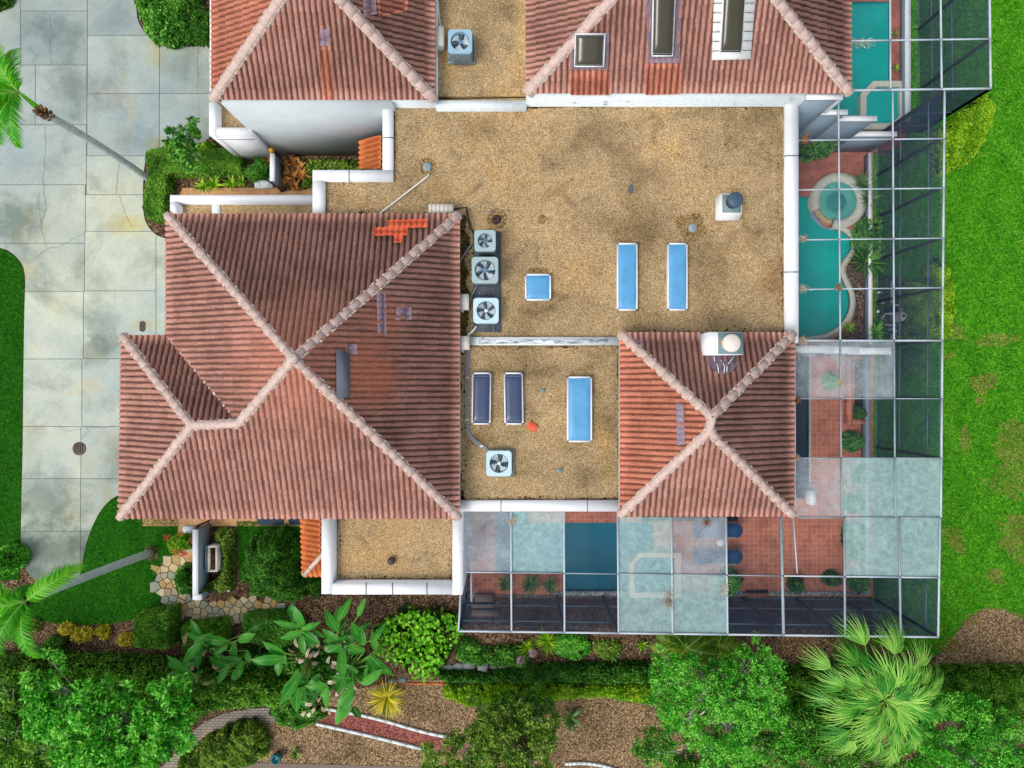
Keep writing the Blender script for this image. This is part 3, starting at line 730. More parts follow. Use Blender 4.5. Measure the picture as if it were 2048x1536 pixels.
# large hip roof
ha = 8.3
A = P(588, 718, ha); NW = E(335, 430); NE = E(918, 430); SE = E(918, 1035); SW = E(240, 1035)
NW.y = NE.y; SE.y = SW.y
plS = Plane(SW, SE, A); plN = Plane(NE, NW, A); plE = Plane(SE, NE, A)
r1 = plS.hit(478, 847); r2 = plS.hit(384, 851); zz = (r1.z+r2.z)/2
wN = E(335, 672); xN = E(246, 672)
plW = Plane(NW, E(335, 700), A)
# keep the west eave straight
plW2 = Plane(xN, SW, r2)
plN2 = Plane(wN, xN, r2)
hip = thing('hip', 'x', 'x') if False else None
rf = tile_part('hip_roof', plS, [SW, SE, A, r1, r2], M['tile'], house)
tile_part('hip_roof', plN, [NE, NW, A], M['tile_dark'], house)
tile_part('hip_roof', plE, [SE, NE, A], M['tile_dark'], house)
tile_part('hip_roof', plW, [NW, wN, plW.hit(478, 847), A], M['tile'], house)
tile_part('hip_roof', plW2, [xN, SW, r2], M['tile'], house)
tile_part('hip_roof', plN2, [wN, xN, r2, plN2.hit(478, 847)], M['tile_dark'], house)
for a, b in ((NW, A), (NE, A), (SE, A), (r1, A), (SW, r2), (xN, r2), (r2, r1)): ridge(house, a, b)
m = MB(); m.lathe(A+Vector((0, 0, .1)), [(.2, 0), (.19, .1), (.1, .16), (.01, .18)], 12); m.build('ridge_crown', M['mortar'], house)
m = MB(); m.bar(wN+Vector((0,0,.04)), Vector(r1)+Vector((0,0,-.01)), .10, .05); m.build('valley_flashing', M['ridge'], house)
# replaced bright tiles, flashings
m = MB()
for q in ([(775,443),(857,441),(857,458),(775,460)], [(749,458),(816,457),(816,474),(749,475)], [(788,473),(806,473),(806,489),(788,489)]):
    tiles(m, plN, [plN.uv(plN.hit(*p)) for p in q], .045, .055)
o = m.build('replacement_tiles', M['tile_new'], house); o['label'] = 'stepped patch of bright orange new tiles'
def patch(name, pl, q, mat, off=.012, label=None, parent=None, amp=AMP*.6):
    o = tile_part(name, pl, q, mat, parent or house, off+.02, True, amp)
    if label: o['label'] = label
    return o
patch('flashing', plE, [(752,586),(770,586),(772,672),(754,672)], M['flash'], label='long patched strip of grey and brown flashing below the ridge')
patch('flashing', plE, [(791,615),(822,615),(822,640),(791,640)], M['flash'])
patch('flashing', plE, [(692,688),(713,688),(713,710),(692,710)], M['flash'])
m = MB(); q = [plE.hit(*p) for p in ((671,702),(686,700),(698,710),(699,794),(672,797))]
m.add([Vector(p)+plE.n*.17 for p in q]+[Vector(p)+plE.n*.02 for p in q], [(4,3,2,1,0)]+[(i, (i+1) % 5, (i+1) % 5+5, i+5) for i in range(5)])
o = m.build('membrane_patch', M['slate'], house); o['label'] = 'smooth slate-grey patch on the tiles'
# small hip roof
he2 = 6.0; a1 = P(1423, 834, 7.4); a2 = P(1418, 862, 7.4)
n1, n2, s1, s2 = E(1240, 667), E(1583, 667), E(1589, 1030), E(1240, 1030); s2.x = n1.x; s1.x = (s1.x+n2.x)/2; n2.x = s1.x
tile_part('hip_roof', Plane(n2, n1, a1), [n2, n1, a1], M['tile'], house)
plWs = Plane(n1, s2, a1)
tile_part('hip_roof', plWs, [n1, s2, a2, a1], M['tile_bright'], house)
tile_part('hip_roof', Plane(s2, s1, a2), [s2, s1, a2], M['tile'], house)
tile_part('hip_roof', Plane(s1, n2, a1), [s1, n2, a1, a2], M['tile_dark'], house)
for a, b in ((n1, a1), (n2, a1), (s1, a2), (s2, a2), (a2, a1)): ridge(house, a, b)
patch('flashing', plWs, [(1353,806),(1368,808),(1371,890),(1355,890)], M['flash'], label='narrow faded flashing strip by the short ridge')
plNs = Plane(n2, n1, a1)
patch('flashing', plNs, [(1410,668),(1424,668),(1426,714),(1476,712),(1474,732),(1460,748),(1434,750),(1414,730)], M['flash'], label='grey-brown flashing skirt round the chimney')
patch('flashing', plNs, [(1272,682),(1286,682),(1288,696),(1276,696)], M['flash'])
# chimney
ch = thing('chimney_tmp', 'x', 'x') if False else None
zb = plNs.hit(1460, 690).z
m = MB(); zt = 7.3; x0, y0, x1, y1 = 1436, 664, 1487, 709
T_ = [P(x, y, zt) for x, y in ((x0,y0),(x1,y0),(x1,y1),(x0,y1))]; B_ = [Vector((p.x*1.0, p.y, 5.6)) for p in T_]
m.box(((T_[0].x+T_[1].x)/2-.16, (T_[0].y+T_[2].y)/2, (zt+5.6)/2-.02), (T_[1].x-T_[0].x+.32, T_[0].y-T_[2].y, zt-5.6-.04)); chb = m.build('chimney', M['white_clean'], house)
chb['label'] = 'white chimney block with a rusty plate and round metal cap'
m = MB(); m.pbox(x0+1, y0+1, x1-1, y1-1, zt+.02, zt-.03); m.build('chimney_plate', M['rust'], chb)
cc = P(1464, 686, zt+.45); cc.z = zt
m = MB(); m.lathe(cc, [(.20, 0), (.20, .22), (.30, .24), (.31, .42), (.27, .47), (.02, .50)], 28); m.build('chimney_cap', M['box'], chb)
m = MB(); 
for q in ([(1426,712),(1428,724),(1434,734),(1436,748)],[(1446,750),(1448,735),(1440,722)],[(1452,748),(1453,732),(1462,722),(1468,712)]):
    m.tube([plNs.hit(*p)+plNs.n*.09 for p in q], .016, 5)
m.build('sealant_beads', M['white_worn'], chb)
# flat gravel roofs
deckslab('flat_roof', [(648,362),(785,362),(785,202),(1574,184),(1574,690),(1240,690),(1240,1006),(920,1006),(920,440),(648,440)], zR, M['gravel'], house)
deckslab('flat_roof', [(668,1000),(905,1000),(905,1168),(668,1168)], 4.4, M['gravel'], house)
deckslab('flat_roof', [(352,404),(640,404),(640,470),(352,470)], 2.8, M['gravel'], house)
m = MB(); m.pbox(424, 402, 440, 470, 2.84, 2.8); m.pbox(352,402,364,470,2.84,2.8); m.build('roof_upstand', M['white_worn'], house)
# grime where the gravel meets walls; mossy strip with gutter shade painted in
def edge_grime_shade(a, b, wpx, mat, z=zR+.005, side=1):
    m = MB(); L = math.hypot(b[0]-a[0], b[1]-a[1]); n = int(L/5)+1; nx_, ny_ = -(b[1]-a[1])/L*side, (b[0]-a[0])/L*side; lo, hi = [], []; w0 = wpx*.5
    for i in range(n+1):
        f = i/n; w0 = max(wpx*.15, min(wpx*1.3, w0+random.uniform(-1, 1)*wpx*.3)); x, y = a[0]+(b[0]-a[0])*f, a[1]+(b[1]-a[1])*f; lo.append((x, y)); hi.append((x+nx_*w0, y+ny_*w0))
    A_, B_ = W(lo, z), W(hi, z); vs = [Vector((*p, z)) for p in A_]+[Vector((*p, z)) for p in B_]
    m.add(vs, [(i, i+1, i+n+2, i+n+1) for i in range(n)])
    for k in range(int(L/9)):
        f = random.random(); x, y = a[0]+(b[0]-a[0])*f+nx_*wpx*random.uniform(.6, 1.8), a[1]+(b[1]-a[1])*f+ny_*wpx*random.uniform(.6, 1.8); r = random.uniform(.8, 2.6)
        m.poly([W([(x+r*math.cos(t)*random.uniform(.7, 1.3), y+r*math.sin(t)*random.uniform(.7, 1.3)) for t in (0, .9, 1.8, 2.7, 3.6, 4.5, 5.4)], z)], z)
    o = m.build('edge_grime_shade', M[mat], house)
random.seed(3)
gp = MB()
for _ in range(90):
    x, y = random.uniform(800, 1560), random.uniform(215, 660)
    if random.random() < .25: x, y = random.uniform(945, 1230), random.uniform(700, 990)
    r = random.uniform(.7, 2.6); gp.poly([W([(x+r*math.cos(t)*random.uniform(.6, 1.4), y+r*math.sin(t)*random.uniform(.6, 1.4)) for t in (0, .9, 1.8, 2.7, 3.6, 4.5, 5.4)], zR+.007)], zR+.007)
tag(gp.build('tar_spots', M['grime'], house), None, None, kind='stuff')
edge_grime_shade((918,430), (918,672), 17, 'moss_shade', side=-1); edge_grime_shade((919,700), (919,1000), 8, 'moss_shade', side=-1)  # mossy strip that also carries the eave gutter's shade in its colour
edge_grime_shade((785,211), (1572,211), 5, 'grime'); edge_grime_shade((1571,205), (1571,664), 9, 'grime', side=1)
edge_grime_shade((786,212), (786,362), 6, 'grime', side=-1); edge_grime_shade((650,362), (785,362), 5, 'grime'); edge_grime_shade((650,362), (650,432), 8, 'grime', side=-1)
edge_grime_shade((660,431), (900,431), 6, 'grime', side=-1); edge_grime_shade((1239,692), (1239,1000), 4, 'grime', side=1); edge_grime_shade((940,692), (1238,692), 4, 'grime'); edge_grime_shade((1240,665), (1580,665), 4, 'grime', side=-1)
edge_grime_shade((921,1000), (1240,1000), 4, 'grime', side=-1)
edge_grime_shade((674,1040), (674,1160), 4, 'grime', 4.405, -1); edge_grime_shade((674,1160), (903,1160), 4, 'grime', 4.405, -1); edge_grime_shade((903,1040), (903,1160), 3, 'grime', 4.405, 1)
# parapets
def para(rects, mat=M['white'], seams=()):
    m = MB()
    for r in rects: m.pbox(*r)
    o = m.build('parapet', mat, house)
    if seams:
        s_ = MB()
        for r in seams: s_.pbox(*r)
        s_.build('coping_joint', M['joint'], o)
    return o
zp = 5.42
para([(625,340,785,361,zp,2.9),(765,196,785.3,339.8,zp,4.2),(625,361.2,648,432,zp,2.9)], seams=[(697,338,699,362,zp+.012,zp-.1),(764,274,786,276,zp+.012,zp-.1)])
para([(1572,186,1597,666,zp,zR-.3),(1584,666.2,1597,686,zp,zR-.3)], seams=[(1571,310,1598,312,zp+.012,zp-.1),(1571,543,1598,545,zp+.012,zp-.1)])
m = MB(); m.pbox(1569.5, 192, 1574, 664, zR+.05, zR-.02); m.build('roof_upstand', M['white_worn'], house)
para([(940,674,1238,690,5.36,5.1)], M['white_worn']); mst = MB(); mst.pbox(958, 678, 1215, 687, 5.366, 5.3); mst.build('streaked_top', M['white_stained'], house)
para([(920,1002,1240,1023,zp,3.4)], seams=[(1001,1001,1002.6,1024,zp+.012,zp-.1),(1174,1001,1175.6,1024,zp+.012,zp-.1)])
m = MB(); m.pbox(1238, 690, 1241, 1002, zR+.07, zR-.05); m.pbox(917.5, 690, 920.5, 1002, zR+.07, zR-.05); m.pbox(920,1000.5,1240,1003,zR+.05,zR-.05); m.build('edge_flashing', M['white_worn'], house)
zq = 5.0
para([(643,1036,664,1188,zq,3.0),(905,1024,925,1190,zq,0),(664.2,1168,904.8,1189,zq,3.0)], seams=[(x, 1167, x+2, 1190, zq+.012, zq-.1) for x in (731,784,853)])
m = MB(); m.pbox(668,1036,673,1165,4.45,4.35); m.pbox(673,1160.5,903,1165,4.45,4.35); m.build('roof_upstand', M['white_worn'], house)
para([(340,390,625,403,3.3,0),(340,403.2,354,432,3.3,0)], M['white_clean'])
# orange tiled awning beside the lower flat roof
qa = [P(605,1036,2.9), P(608,1150,2.9), P(645,1036,3.7), P(645,1110,3.7), P(645,1150,2.9)]
pa = Plane(qa[0], qa[1], qa[3])
aw = tile_part('tiled_awning', pa, [qa[0], qa[1], pa.hit(645,1108), pa.hit(645,1036)], M['tile_orange'], house, amp=.09)
pb = Plane(qa[1], qa[4], P(645,1110,3.7))
tile_part('awning_end', pb, [qa[1], qa[4], P(645,1110,3.7)], M['tile_orange'], aw)
m = MB(); m.bar(qa[1]+Vector((0,0,.05)), P(645,1109,3.75), .16, .12); m.build('awning_ridge', M['mortar'], aw)
# walls under the roofs
def wallbox(x0, y0, x1, y1, z, inset_=.35, mat=M['stucco']):
    m = MB(); a = P(x0, y0, z); b = P(x1, y1, z)
    m.box(((a.x+b.x)/2, (a.y+b.y)/2, (z-.15)/2), (b.x-a.x-2*inset_, a.y-b.y-2*inset_, z-.15)); return m.build('wall', mat, house)
wallbox(335, 432, 918, 1035, 6.0); wallbox(246, 674, 345, 1033, 6.0); wallbox(1242, 668, 1588, 1029, 6.0, .4)
wallbox(648, 362, 930, 440, 5.0, .02); wallbox(918, 200, 1574, 690, 5.05, .02); wallbox(918, 690, 1242, 1004, 5.03, .02); wallbox(664, 1036, 905, 1168, 4.2, .02); wallbox(354, 404, 625, 432, 2.6, .02)
# eave fascia
for a, b in ((NW, NE), (NE, SE), (SE, SW), (SW, xN), (wN, NW), (xN, wN), (n1, n2), (n2, s1), (s1, s2), (s2, n1)):
    m = MB(); cen = Vector((0,0,0)); m.bar(a+Vector((0,0,-.10)), b+Vector((0,0,-.10)), .05, .16); m.build('fascia', M['white_clean'], house)
m = MB(); m.pbox(514,1040,568,1050,.16,.02); m.pbox(576,1040,627,1050,.16,.02)
# ---------------------------------------------------------------- neighbouring house (top of the photo)
nb = thing('tiled_roof_house', 'neighbouring house along the top edge with two hip roofs and a tall blank white wall', 'house', (0, 12, 0))
s_l, s_r = E(426, 203), E(868, 195); s_l.y = s_r.y = (s_l.y+s_r.y)/2
ap = P(611, -75, 8.1); n_r = Vector((s_r.x, 2*ap.y-s_r.y, he)); n_l = Vector((s_l.x, n_r.y, he))
plA = Plane(s_l, s_r, ap)
tile_part('hip_roof', plA, [s_l, s_r, ap], M['tile'], nb)
tile_part('hip_roof', Plane(n_l, s_l, ap), [n_l, s_l, ap], M['tile_bright'], nb)
plAE = Plane(s_r, n_r, ap)
tile_part('hip_roof', plAE, [s_r, n_r, ap], M['tile_dark'], nb)
for a in (s_l, s_r, n_l, n_r): ridge(nb, a, ap, rad=.15)
def npatch(*a, **k): return patch(*a, parent=nb, **k)
npatch('flashing', plA, [(640,58),(662,58),(662,92),(640,92)], M['flash'], label='small square grey flashing with a pipe hole')
npatch('flashing', plAE, [(724,-6),(750,-6),(752,30),(726,34)], M['flash'])
tile_part('clean_tiles', plA, [(641,93),(664,93),(668,198),(644,198)], M['tile_bright'], nb, .018, True)
tile_part('clean_tiles', plAE, [(752,0),(815,0),(812,24),(756,36)], M['tile_bright'], nb, .018, True)
b_l, b_r = E(1053, 193), E(1699, 180); b_l.y = b_r.y = (b_l.y+b_r.y)/2
k1 = P(1400, -196, 8.5); k2 = P(1408, -260, 8.5); tr_, tl_ = Vector((b_r.x, 2*k1.y-b_r.y+.8, he)), Vector((b_l.x, 2*k1.y-b_l.y+.8, he))
plB = Plane(b_l, b_r, k1)
tile_part('hip_roof', plB, [b_l, b_r, k1], M['tile'], nb)
tile_part('hip_roof', Plane(tl_, b_l, k1), [tl_, b_l, k1, k2], M['tile'], nb)
tile_part('hip_roof', Plane(b_r, tr_, k1), [b_r, tr_, k2, k1], M['tile_dark'], nb)
for a, b in ((b_l, k1), (b_r, k1), (tl_, k2), (tr_, k2)): ridge(nb, a, b, rad=.15)
npatch('flashing', plB, [(1140,64),(1218,66),(1216,140),(1144,140)], M['flash'])
npatch('flashing', plB, [(1290,-20),(1362,-20),(1358,126),(1296,126)], M['flash'])
m = MB()
for k in range(8):
    f0, f1 = k/8, (k+1)/8-.012; L_ = lambda f: (1428-6*f, -30+152*f); R__ = lambda f: (1510-12*f, -30+150*f)
    q = [plB.hit(*L_(f1)), plB.hit(*R__(f1)), plB.hit(*R__(f0)), plB.hit(*L_(f0))]
    m.add([p+plB.n*(.185 if i < 2 else .16) for i, p in enumerate(q)]+[p+plB.n*.0 for p in q], [(0,1,2,3),(0,4,5,1),(1,5,6,2),(2,6,7,3),(3,7,4,0)])
o = m.build('flashing', M['flash_white'], nb); o['label'] = 'broad white painted flashing round the right skylight'
tile_part('clean_tiles', plB, [(1140,141),(1218,141),(1218,190),(1140,190)], M['tile_bright'], nb, .018, True)
tile_part('clean_tiles', plB, [(1290,127),(1360,127),(1360,188),(1290,190)], M['tile_bright'], nb, .018, True)
deckslab('flat_roof', [(872,-300),(1056,-300),(1056,193),(872,193)], zR+.02, M['gravel'], nb)
deckslab('flat_roof', [(430,204),(560,204),(560,268),(430,268)], 2.8, M['gravel'], nb)
def nbox(name, rects, mat):
    m = MB()
    for r in rects: m.pbox(*r)
    return m.build(name, mat, nb)
Yw = s_r.y
nbox('parapet', [(418,205,433,270,3.3,0),(433.2,255,503,270,3.3,0)], M['white_clean'])
nbox('string_course', [(430,274,506,277,2.95,2.8)], M['white_clean'])
m = MB(); a = P(443,208,5.9); b = P(784,208,5.9)
m.box(((a.x+b.x)/2, Yw-.12+3, 2.95), (b.x-a.x, 6.0, 5.9)); m.build('wall', M['stucco'], nb)
m = MB(); a = P(418,205,2.7); b = P(510,272,2.7); m.box(((a.x+b.x)/2-.4, P(0,240,2.7).y+.25, 1.35), (b.x-a.x-.9, 1.0, 2.7)); m.build('wall', M['stucco'], nb)
m = MB(); a = P(784.5,208,5.9); b = P(872,208,5.9); m.box(((a.x+b.x)/2, Yw+.0+3, 2.95), (b.x-a.x, 6.0, 5.9)); a = P(1053,208,5.9); b = P(1686,208,5.9); m.box(((a.x+b.x)/2, Yw+.05+3, 2.95), (b.x-a.x, 6.0, 5.9)); m.build('wall', M['white_worn'], nb)
m = MB(); a = P(872,198,5.5); b = P(1053,198,5.5); m.box(((a.x+b.x)/2, Yw+.02, 4.6), (b.x-a.x, .30, 1.8)); m.build('parapet', M['white_worn'], nb)
m = MB(); m.bar(Vector((s_r.x+.05, Yw, 5.9)), Vector((s_r.x+.05, Yw+8, 5.9)), .05, .14); m.build('fascia', M['alu'], nb)
m = MB(); m.bar(Vector((s_l.x-.06, Yw, 5.9)), Vector((s_l.x-.06, Yw+8, 5.9)), .14, .14); m.build('fascia', M['white_clean'], nb)
# orange tiled entry roof at the foot of the white wall
q = [P(722,338,2.6), P(722,281,2.6), P(765,273,3.4), P(765,338,3.4)]
pq = Plane(q[1], q[0], q[2]); tile_part('tiled_awning', pq, [q[1], q[0], pq.hit(766,338), pq.hit(766,272)], M['tile_orange'], house, amp=.09)

# ---------------------------------------------------------------- air conditioners
def rrect(s, r, n=5):
    pts = []
    for cx, cy, a0 in ((s-r, s-r, 0), (-s+r, s-r, 90), (-s+r, -s+r, 180), (s-r, -s+r, 270)):
        for i in range(n+1):
            a = R(a0+90*i/n); pts.append((cx+r*math.cos(a), cy+r*math.sin(a)))
    return pts
def ac_unit(px, py, zbase, spx, hgt, label, mat, blades=4, phase=0, well=None, hub='fan_hub', bladem='fan_blade', rz=0.0, rfrac=.40, padb=None):
    zt = zbase+hgt; c = P(px, py, zt); s = spx*(H-zt)/F/2; c.z = zbase
    t = thing('air_conditioner', label, 'air conditioner', c, 'air conditioners on the flat roofs')
    M2 = Matrix.Rotation(rz, 3, 'Z')
    def X(v): return c+M2@Vector(v)
    out = rrect(s, s*.28); rad = 2*s*rfrac; K = len(out)
    ins = rrect(s*.97, s*.25)
    m = MB()                       # louvred body with vertical fins
    vs = []; n_f = 0
    for z in (0.02, hgt-.09): vs += [X((x, y, z)) for x, y in ins]
    m.add(vs, [(i, (i+1) % K, (i+1) % K+K, i+K) for i in range(K)])
    for sd_ in range(4):
        for k in range(9):
            f = -0.62+1.24*k/8
            x, y = ((f, 1), (f, -1), (1, f), (-1, f))[sd_]
            m.box(X((x*s*.98, y*s*.98, hgt/2-.03)), (.02, .02, hgt-.12), rz)
    for z in np.arange(.08, hgt-.12, .09):
        m.add([X((x*1.012, y*1.012, z)) for x, y in ins]+[X((x*1.012, y*1.012, z+.015)) for x, y in ins], [(i, (i+1) % K, (i+1) % K+K, i+K) for i in range(K)])
    m.build('casing', M['ac_side'] if mat != 'ac3' else M['ac3'], t)
    m = MB()                       # top cover with a round opening
    circ_ = [(rad*math.cos(2*math.pi*i/32), rad*math.sin(2*math.pi*i/32)) for i in range(32)]
    oz = [[(x, y) for x, y in out], circ_]
    L3 = [[Vector((x, y, 0)) for x, y in lp] for lp in oz]; flat = [p for lp in L3 for p in lp]; tr = tessellate_polygon(L3)
    fs = []
    for a in tr:
        p_, q_, r_ = (flat[i] for i in a); ar = (q_.x-p_.x)*(r_.y-p_.y)-(q_.y-p_.y)*(r_.x-p_.x)
        if abs(ar) > 1e-9: fs.append(tuple(a) if ar > 0 else (a[0], a[2], a[1]))
    m.add([X((p.x, p.y, hgt)) for p in flat], fs)
    m.add([X((x, y, hgt)) for x, y in out]+[X((x*1.03, y*1.03, hgt-.02)) for x, y in out]+[X((x*1.03, y*1.03, hgt-.10)) for x, y in out], [(i+K, (i+1) % K+K, (i+1) % K, i) for i in range(K)]+[(i+2*K, (i+1) % K+2*K, (i+1) % K+K, i+K) for i in range(K)])
    m.add([X((x, y, hgt)) for x, y in circ_]+[X((x*.97, y*.97, hgt-.16)) for x, y in circ_], [(i, (i+1) % 32, (i+1) % 32+32, i+32) for i in range(32)])
    cov = m.build('top_cover', M[mat], t)
    m = MB(); m.add([X((x*.97, y*.97, hgt-.17)) for x, y in circ_], [tuple(range(32))]); m.build('fan_well', M[well or 'fan_dark'], t)
    for b in range(blades):
        a0 = phase+2*math.pi*b/blades; m = MB(); vs = []
        n_ = 7; wdt = 2*math.pi/blades*.60
        for j in range(4):
            rr = rad*(.16+.76*j/3)
            for i in range(n_):
                a = a0+wdt*(i/(n_-1)-.5)*(.55+.45*j/3)+.25*j/3; vs.append(X((rr*math.cos(a), rr*math.sin(a), hgt-.13+.07*(i/(n_-1)-.5))))
        m.add(vs, [(j*n_+i, j*n_+i+1, (j+1)*n_+i+1, (j+1)*n_+i) for j in range(3) for i in range(n_-1)])
        m.build('fan_blade', M[bladem], t)
    m = MB(); m.lathe(X((0, 0, hgt-.12)), [(rad*.2, 0), (rad*.2, .05), (rad*.16, .07), (.01, .075)], 20); m.build('hub', M[hub], t)
    m = MB()
    for i in range(6 if blades < 5 else 8):
        a = 2*math.pi*i/(6 if blades < 5 else 8)+.3; m.tube([X((rad*.14*math.cos(a), rad*.14*math.sin(a), hgt-.03)), X((rad*math.cos(a), rad*math.sin(a), hgt-.015))], .006, 5)
    for f in (.35, .6, .82):
        m.tube([X((rad*f*math.cos(2*math.pi*i/24), rad*f*math.sin(2*math.pi*i/24), hgt-.02)) for i in range(25)], .0035, 4)
    m.build('grille', M['galv'], t)
    return t
ac_unit(920, 82, zR+.12, 47, 1.02, 'tall blue-grey air conditioner alone on the top roof strip between two hip roofs', 'ac1', 3, 2.2)
ac_unit(970, 481, zR+.1, 42, 1.05, 'small green-grey air conditioner, topmost of the row of three on the dark mat', 'ac2', 5, .5, rfrac=.35)
ac_unit(970, 540, zR+.1, 52, .95, 'large round-cornered air conditioner with grey-white blades, middle of the row of three', 'ac2', 5, 1.5, rfrac=.40)
ac_unit(972, 621, zR+.12, 50, .62, 'low pale blue air conditioner with white hub, lowest of the row of three', 'ac3', 5, .9, hub='hub_white', rfrac=.38)
ac_unit(998, 927, zR+.12, 50, .28, 'low pale blue air conditioner standing alone below the two dark skylights', 'ac3', 4, .4, hub='hub_white', rfrac=.38)
def simple(name, label, cat, fn, mat, group=None):
    m = MB(); fn(m); o = m.build(name, M[mat] if isinstance(mat, str) else mat); return tag(o, label, cat, group)
simple('equipment_pad', 'grey edged pad under the lone air conditioner on the top roof strip', 'pad', lambda m: (m.pbox(896, 70, 950, 124, zR+.12, zR+.0), [m.pbox(*q) for q in ((896,122,950,125.5,zR+.17,zR),(948,72,950.5,122,zR+.17,zR))]), 'pad')
simple('equipment_pad', 'grey square pad under the air conditioner below the dark skylights', 'pad', lambda m: (m.pbox(974, 899, 1028, 953, zR+.11, zR), m.pbox(1025.5, 899, 1028, 953, zR+.16, zR), m.pbox(974,951,1028,953.4,zR+.16,zR)), 'pad')
simple('roof_mat', 'long dark stained mat under the row of three air conditioners', 'mat', lambda m: (m.pbox(946, 463, 1002, 664, zR+.06, zR), m.pbox(946,590,984,664,zR+.09,zR+.05), m.pbox(984,463,990,664,zR+.10,zR+.05)), 'mat_dark')
# electrical boxes by the eaves
def ebox(label, x0, y0, x1, y1, z1=5.75, ribbed=False):
    t = thing('electrical_box', label, 'electrical box', P((x0+x1)/2, (y0+y1)/2, zR), 'cream boxes along the roof edge')
    m = MB(); m.pbox(x0, y0, x1, y1, z1, zR); m.build('box_body', M['box'], t)
    m = MB(); m.pbox(x0-.8, y0-.8, x1+.8, y1+.8, z1+.035, z1-.03)
    if ribbed:
        for i in range(6): x = x0+4+i*(x1-x0-8)/5; m.pbox(x-1, y0, x+1, y1, z1+.07, z1+.03)
    m.build('lid', M['box'], t)
    m = MB(); m.pbox(x0+3, y1, x0+8, y1+5, z1-.2, z1-.4); m.build('conduit_stub', M['pipe_w'], t)
ebox('cream metal box between the top left hip roof and its air conditioner', 869, 53, 887, 91)
ebox('low ribbed off-white box at the top right corner of the big hip roof', 858, 409, 906, 425, 5.6, True)
ebox('weathered cream box beside the lowest unit of the row of three', 919, 589, 937, 619)
ebox('square cream box where the low stained parapet meets the big roof', 919, 673, 938, 699)
# pipes
def pipe(name, label, pts, z, r, mat, cat='pipe'):
    return simple(name, label, cat, lambda m: m.tube([P(x, y, z if not isinstance(z, (list, tuple)) else z[i]) for i, (x, y) in enumerate(pts)], r, 7), mat)
pipe('drain_pipe', 'thin white pipe slanting from the round drain down to the big hip roof', [(858,348),(855,353),(806,391),(762,425),(757,430)], zR+.10, .03, 'pipe_w')
pipe('conduit', 'pair of white conduits running from the top left roof edge into a cream box', [(874,-60),(876,10),(881,54)], zR+.25, .022, 'pipe_w', 'conduit')
pipe('refrigerant_line', 'black line looping from the ribbed box to the topmost unit of three', [(906,419),(920,416),(932,415),(937,440),(940,455),(948,468)], zR+.12, .035, 'pipe_b', 'pipe')
pipe('refrigerant_line', 'short grey pipe from the roof edge to the small top unit of three', [(921,522),(930,506),(943,488)], zR+.12, .03, 'pipe_g', 'pipe')
pipe('refrigerant_line', 'grey bent pipe between the middle air conditioner and the weathered box', [(955,570),(948,582),(940,598)], zR+.14, .03, 'pipe_g', 'pipe')
pipe('refrigerant_line', 'white bent pipe from the lowest unit of three to the square box', [(953,652),(946,662),(938,668),(932,676)], zR+.16, .04, 'pipe_w', 'pipe')
cd = thing('conduit', 'bundle of long grey conduits curving from the square box to the lone lower air conditioner', 'conduit', P(934, 780, zR))
for k in range(3):
    m = MB(); d = k*2.6; m.tube([P(x, y, zR+.06) for x, y in smooth_open([(932+d,699),(932+d*.8,760),(931+d*.8,840),(934+d*.7,865-d*.4),(944+d*.6,882-d),(960,893-d*1.3),(975,902-d)],2)], .019, 6); m.build('conduit_pipe', M['pipe_g'], cd)
m = MB(); m.pbox(960,890,967,894,zR+.12,zR); m.pbox(930,754,939,756,zR+.1,zR); m.pbox(930,838,938,841,zR+.1,zR); m.build('bracket', M['pipe_w'], cd)
# ---------------------------------------------------------------- skylights
def skylight(label, corners, nrm, mat, bulge=.075, curb=.22, frame=.055, inner=False):
    c = sum(corners, Vector())/4; t = thing('skylight', label, 'skylight', c, 'skylights on the roofs')
    ex = (corners[1]-corners[0]).normalized(); ey = (corners[3]-corners[0]).normalized(); top = nrm*curb
    m = MB()
    for i in range(4):
        a, b = corners[i], corners[(i+1) % 4]
        inw = (c-(a+b)/2); inw = (inw-nrm*inw.dot(nrm)).normalized()*frame/2
        m.bar(a+top+inw, b+top+inw, frame, .05, nrm)
    m.build('frame', M['white_clean'], t)
    m = MB(); k = [p+(c-p).normalized()*.02 for p in corners]
    m.add([p-nrm*.15 for p in k]+[p+nrm*(curb-.02) for p in k], [(i, (i+1) % 4, (i+1) % 4+4, i+4) for i in range(4)]); m.build('curb', M['flash_white'], t)
    m = MB(); n_ = 20; vs = []
    a0, a1_, a2_, a3_ = [p+((c-p).normalized()*frame*1.2) for p in corners]
    for j in range(n_+1):
        for i in range(n_+1):
            s_, t_ = i/n_, j/n_; p = (a0*(1-s_)+a1_*s_)*(1-t_)+(a3_*(1-s_)+a2_*s_)*t_
            hb = (1-abs(2*s_-1)**4.5)*(1-abs(2*t_-1)**(6 if not inner else 12)); vs.append(p+nrm*(curb+.005+bulge*hb))
    m.add(vs, [(j*(n_+1)+i, j*(n_+1)+i+1, (j+1)*(n_+1)+i+1, (j+1)*(n_+1)+i) for j in range(n_) for i in range(n_)])
    dm = m.build('dome', M[mat], t, smooth=True)
    if inner:
        m = MB(); g = [p+((c-p).normalized()*frame*2.6)+nrm*(curb+bulge*.62) for p in corners]
        for i in range(4): m.bar(g[i], g[(i+1) % 4], .012, .012, nrm)
        m.build('inner_seam', M['galv'], dm)
Z = Vector((0,0,1))
def sk(label, x0, y0, x1, y1, mat, skew=0, **k):
    z = zR; zz = zR+.22; q = [P(x, y, zz)-Vector((0,0,.22)) for x, y in ((x0,y1),(x1,y1),(x1+skew,y0),(x0+skew,y0))]
    skylight(label, q, Z, mat, **k)
sk('small square bright blue skylight beside the row of air conditioners', 1050, 548, 1102, 601, 'sky_blue')
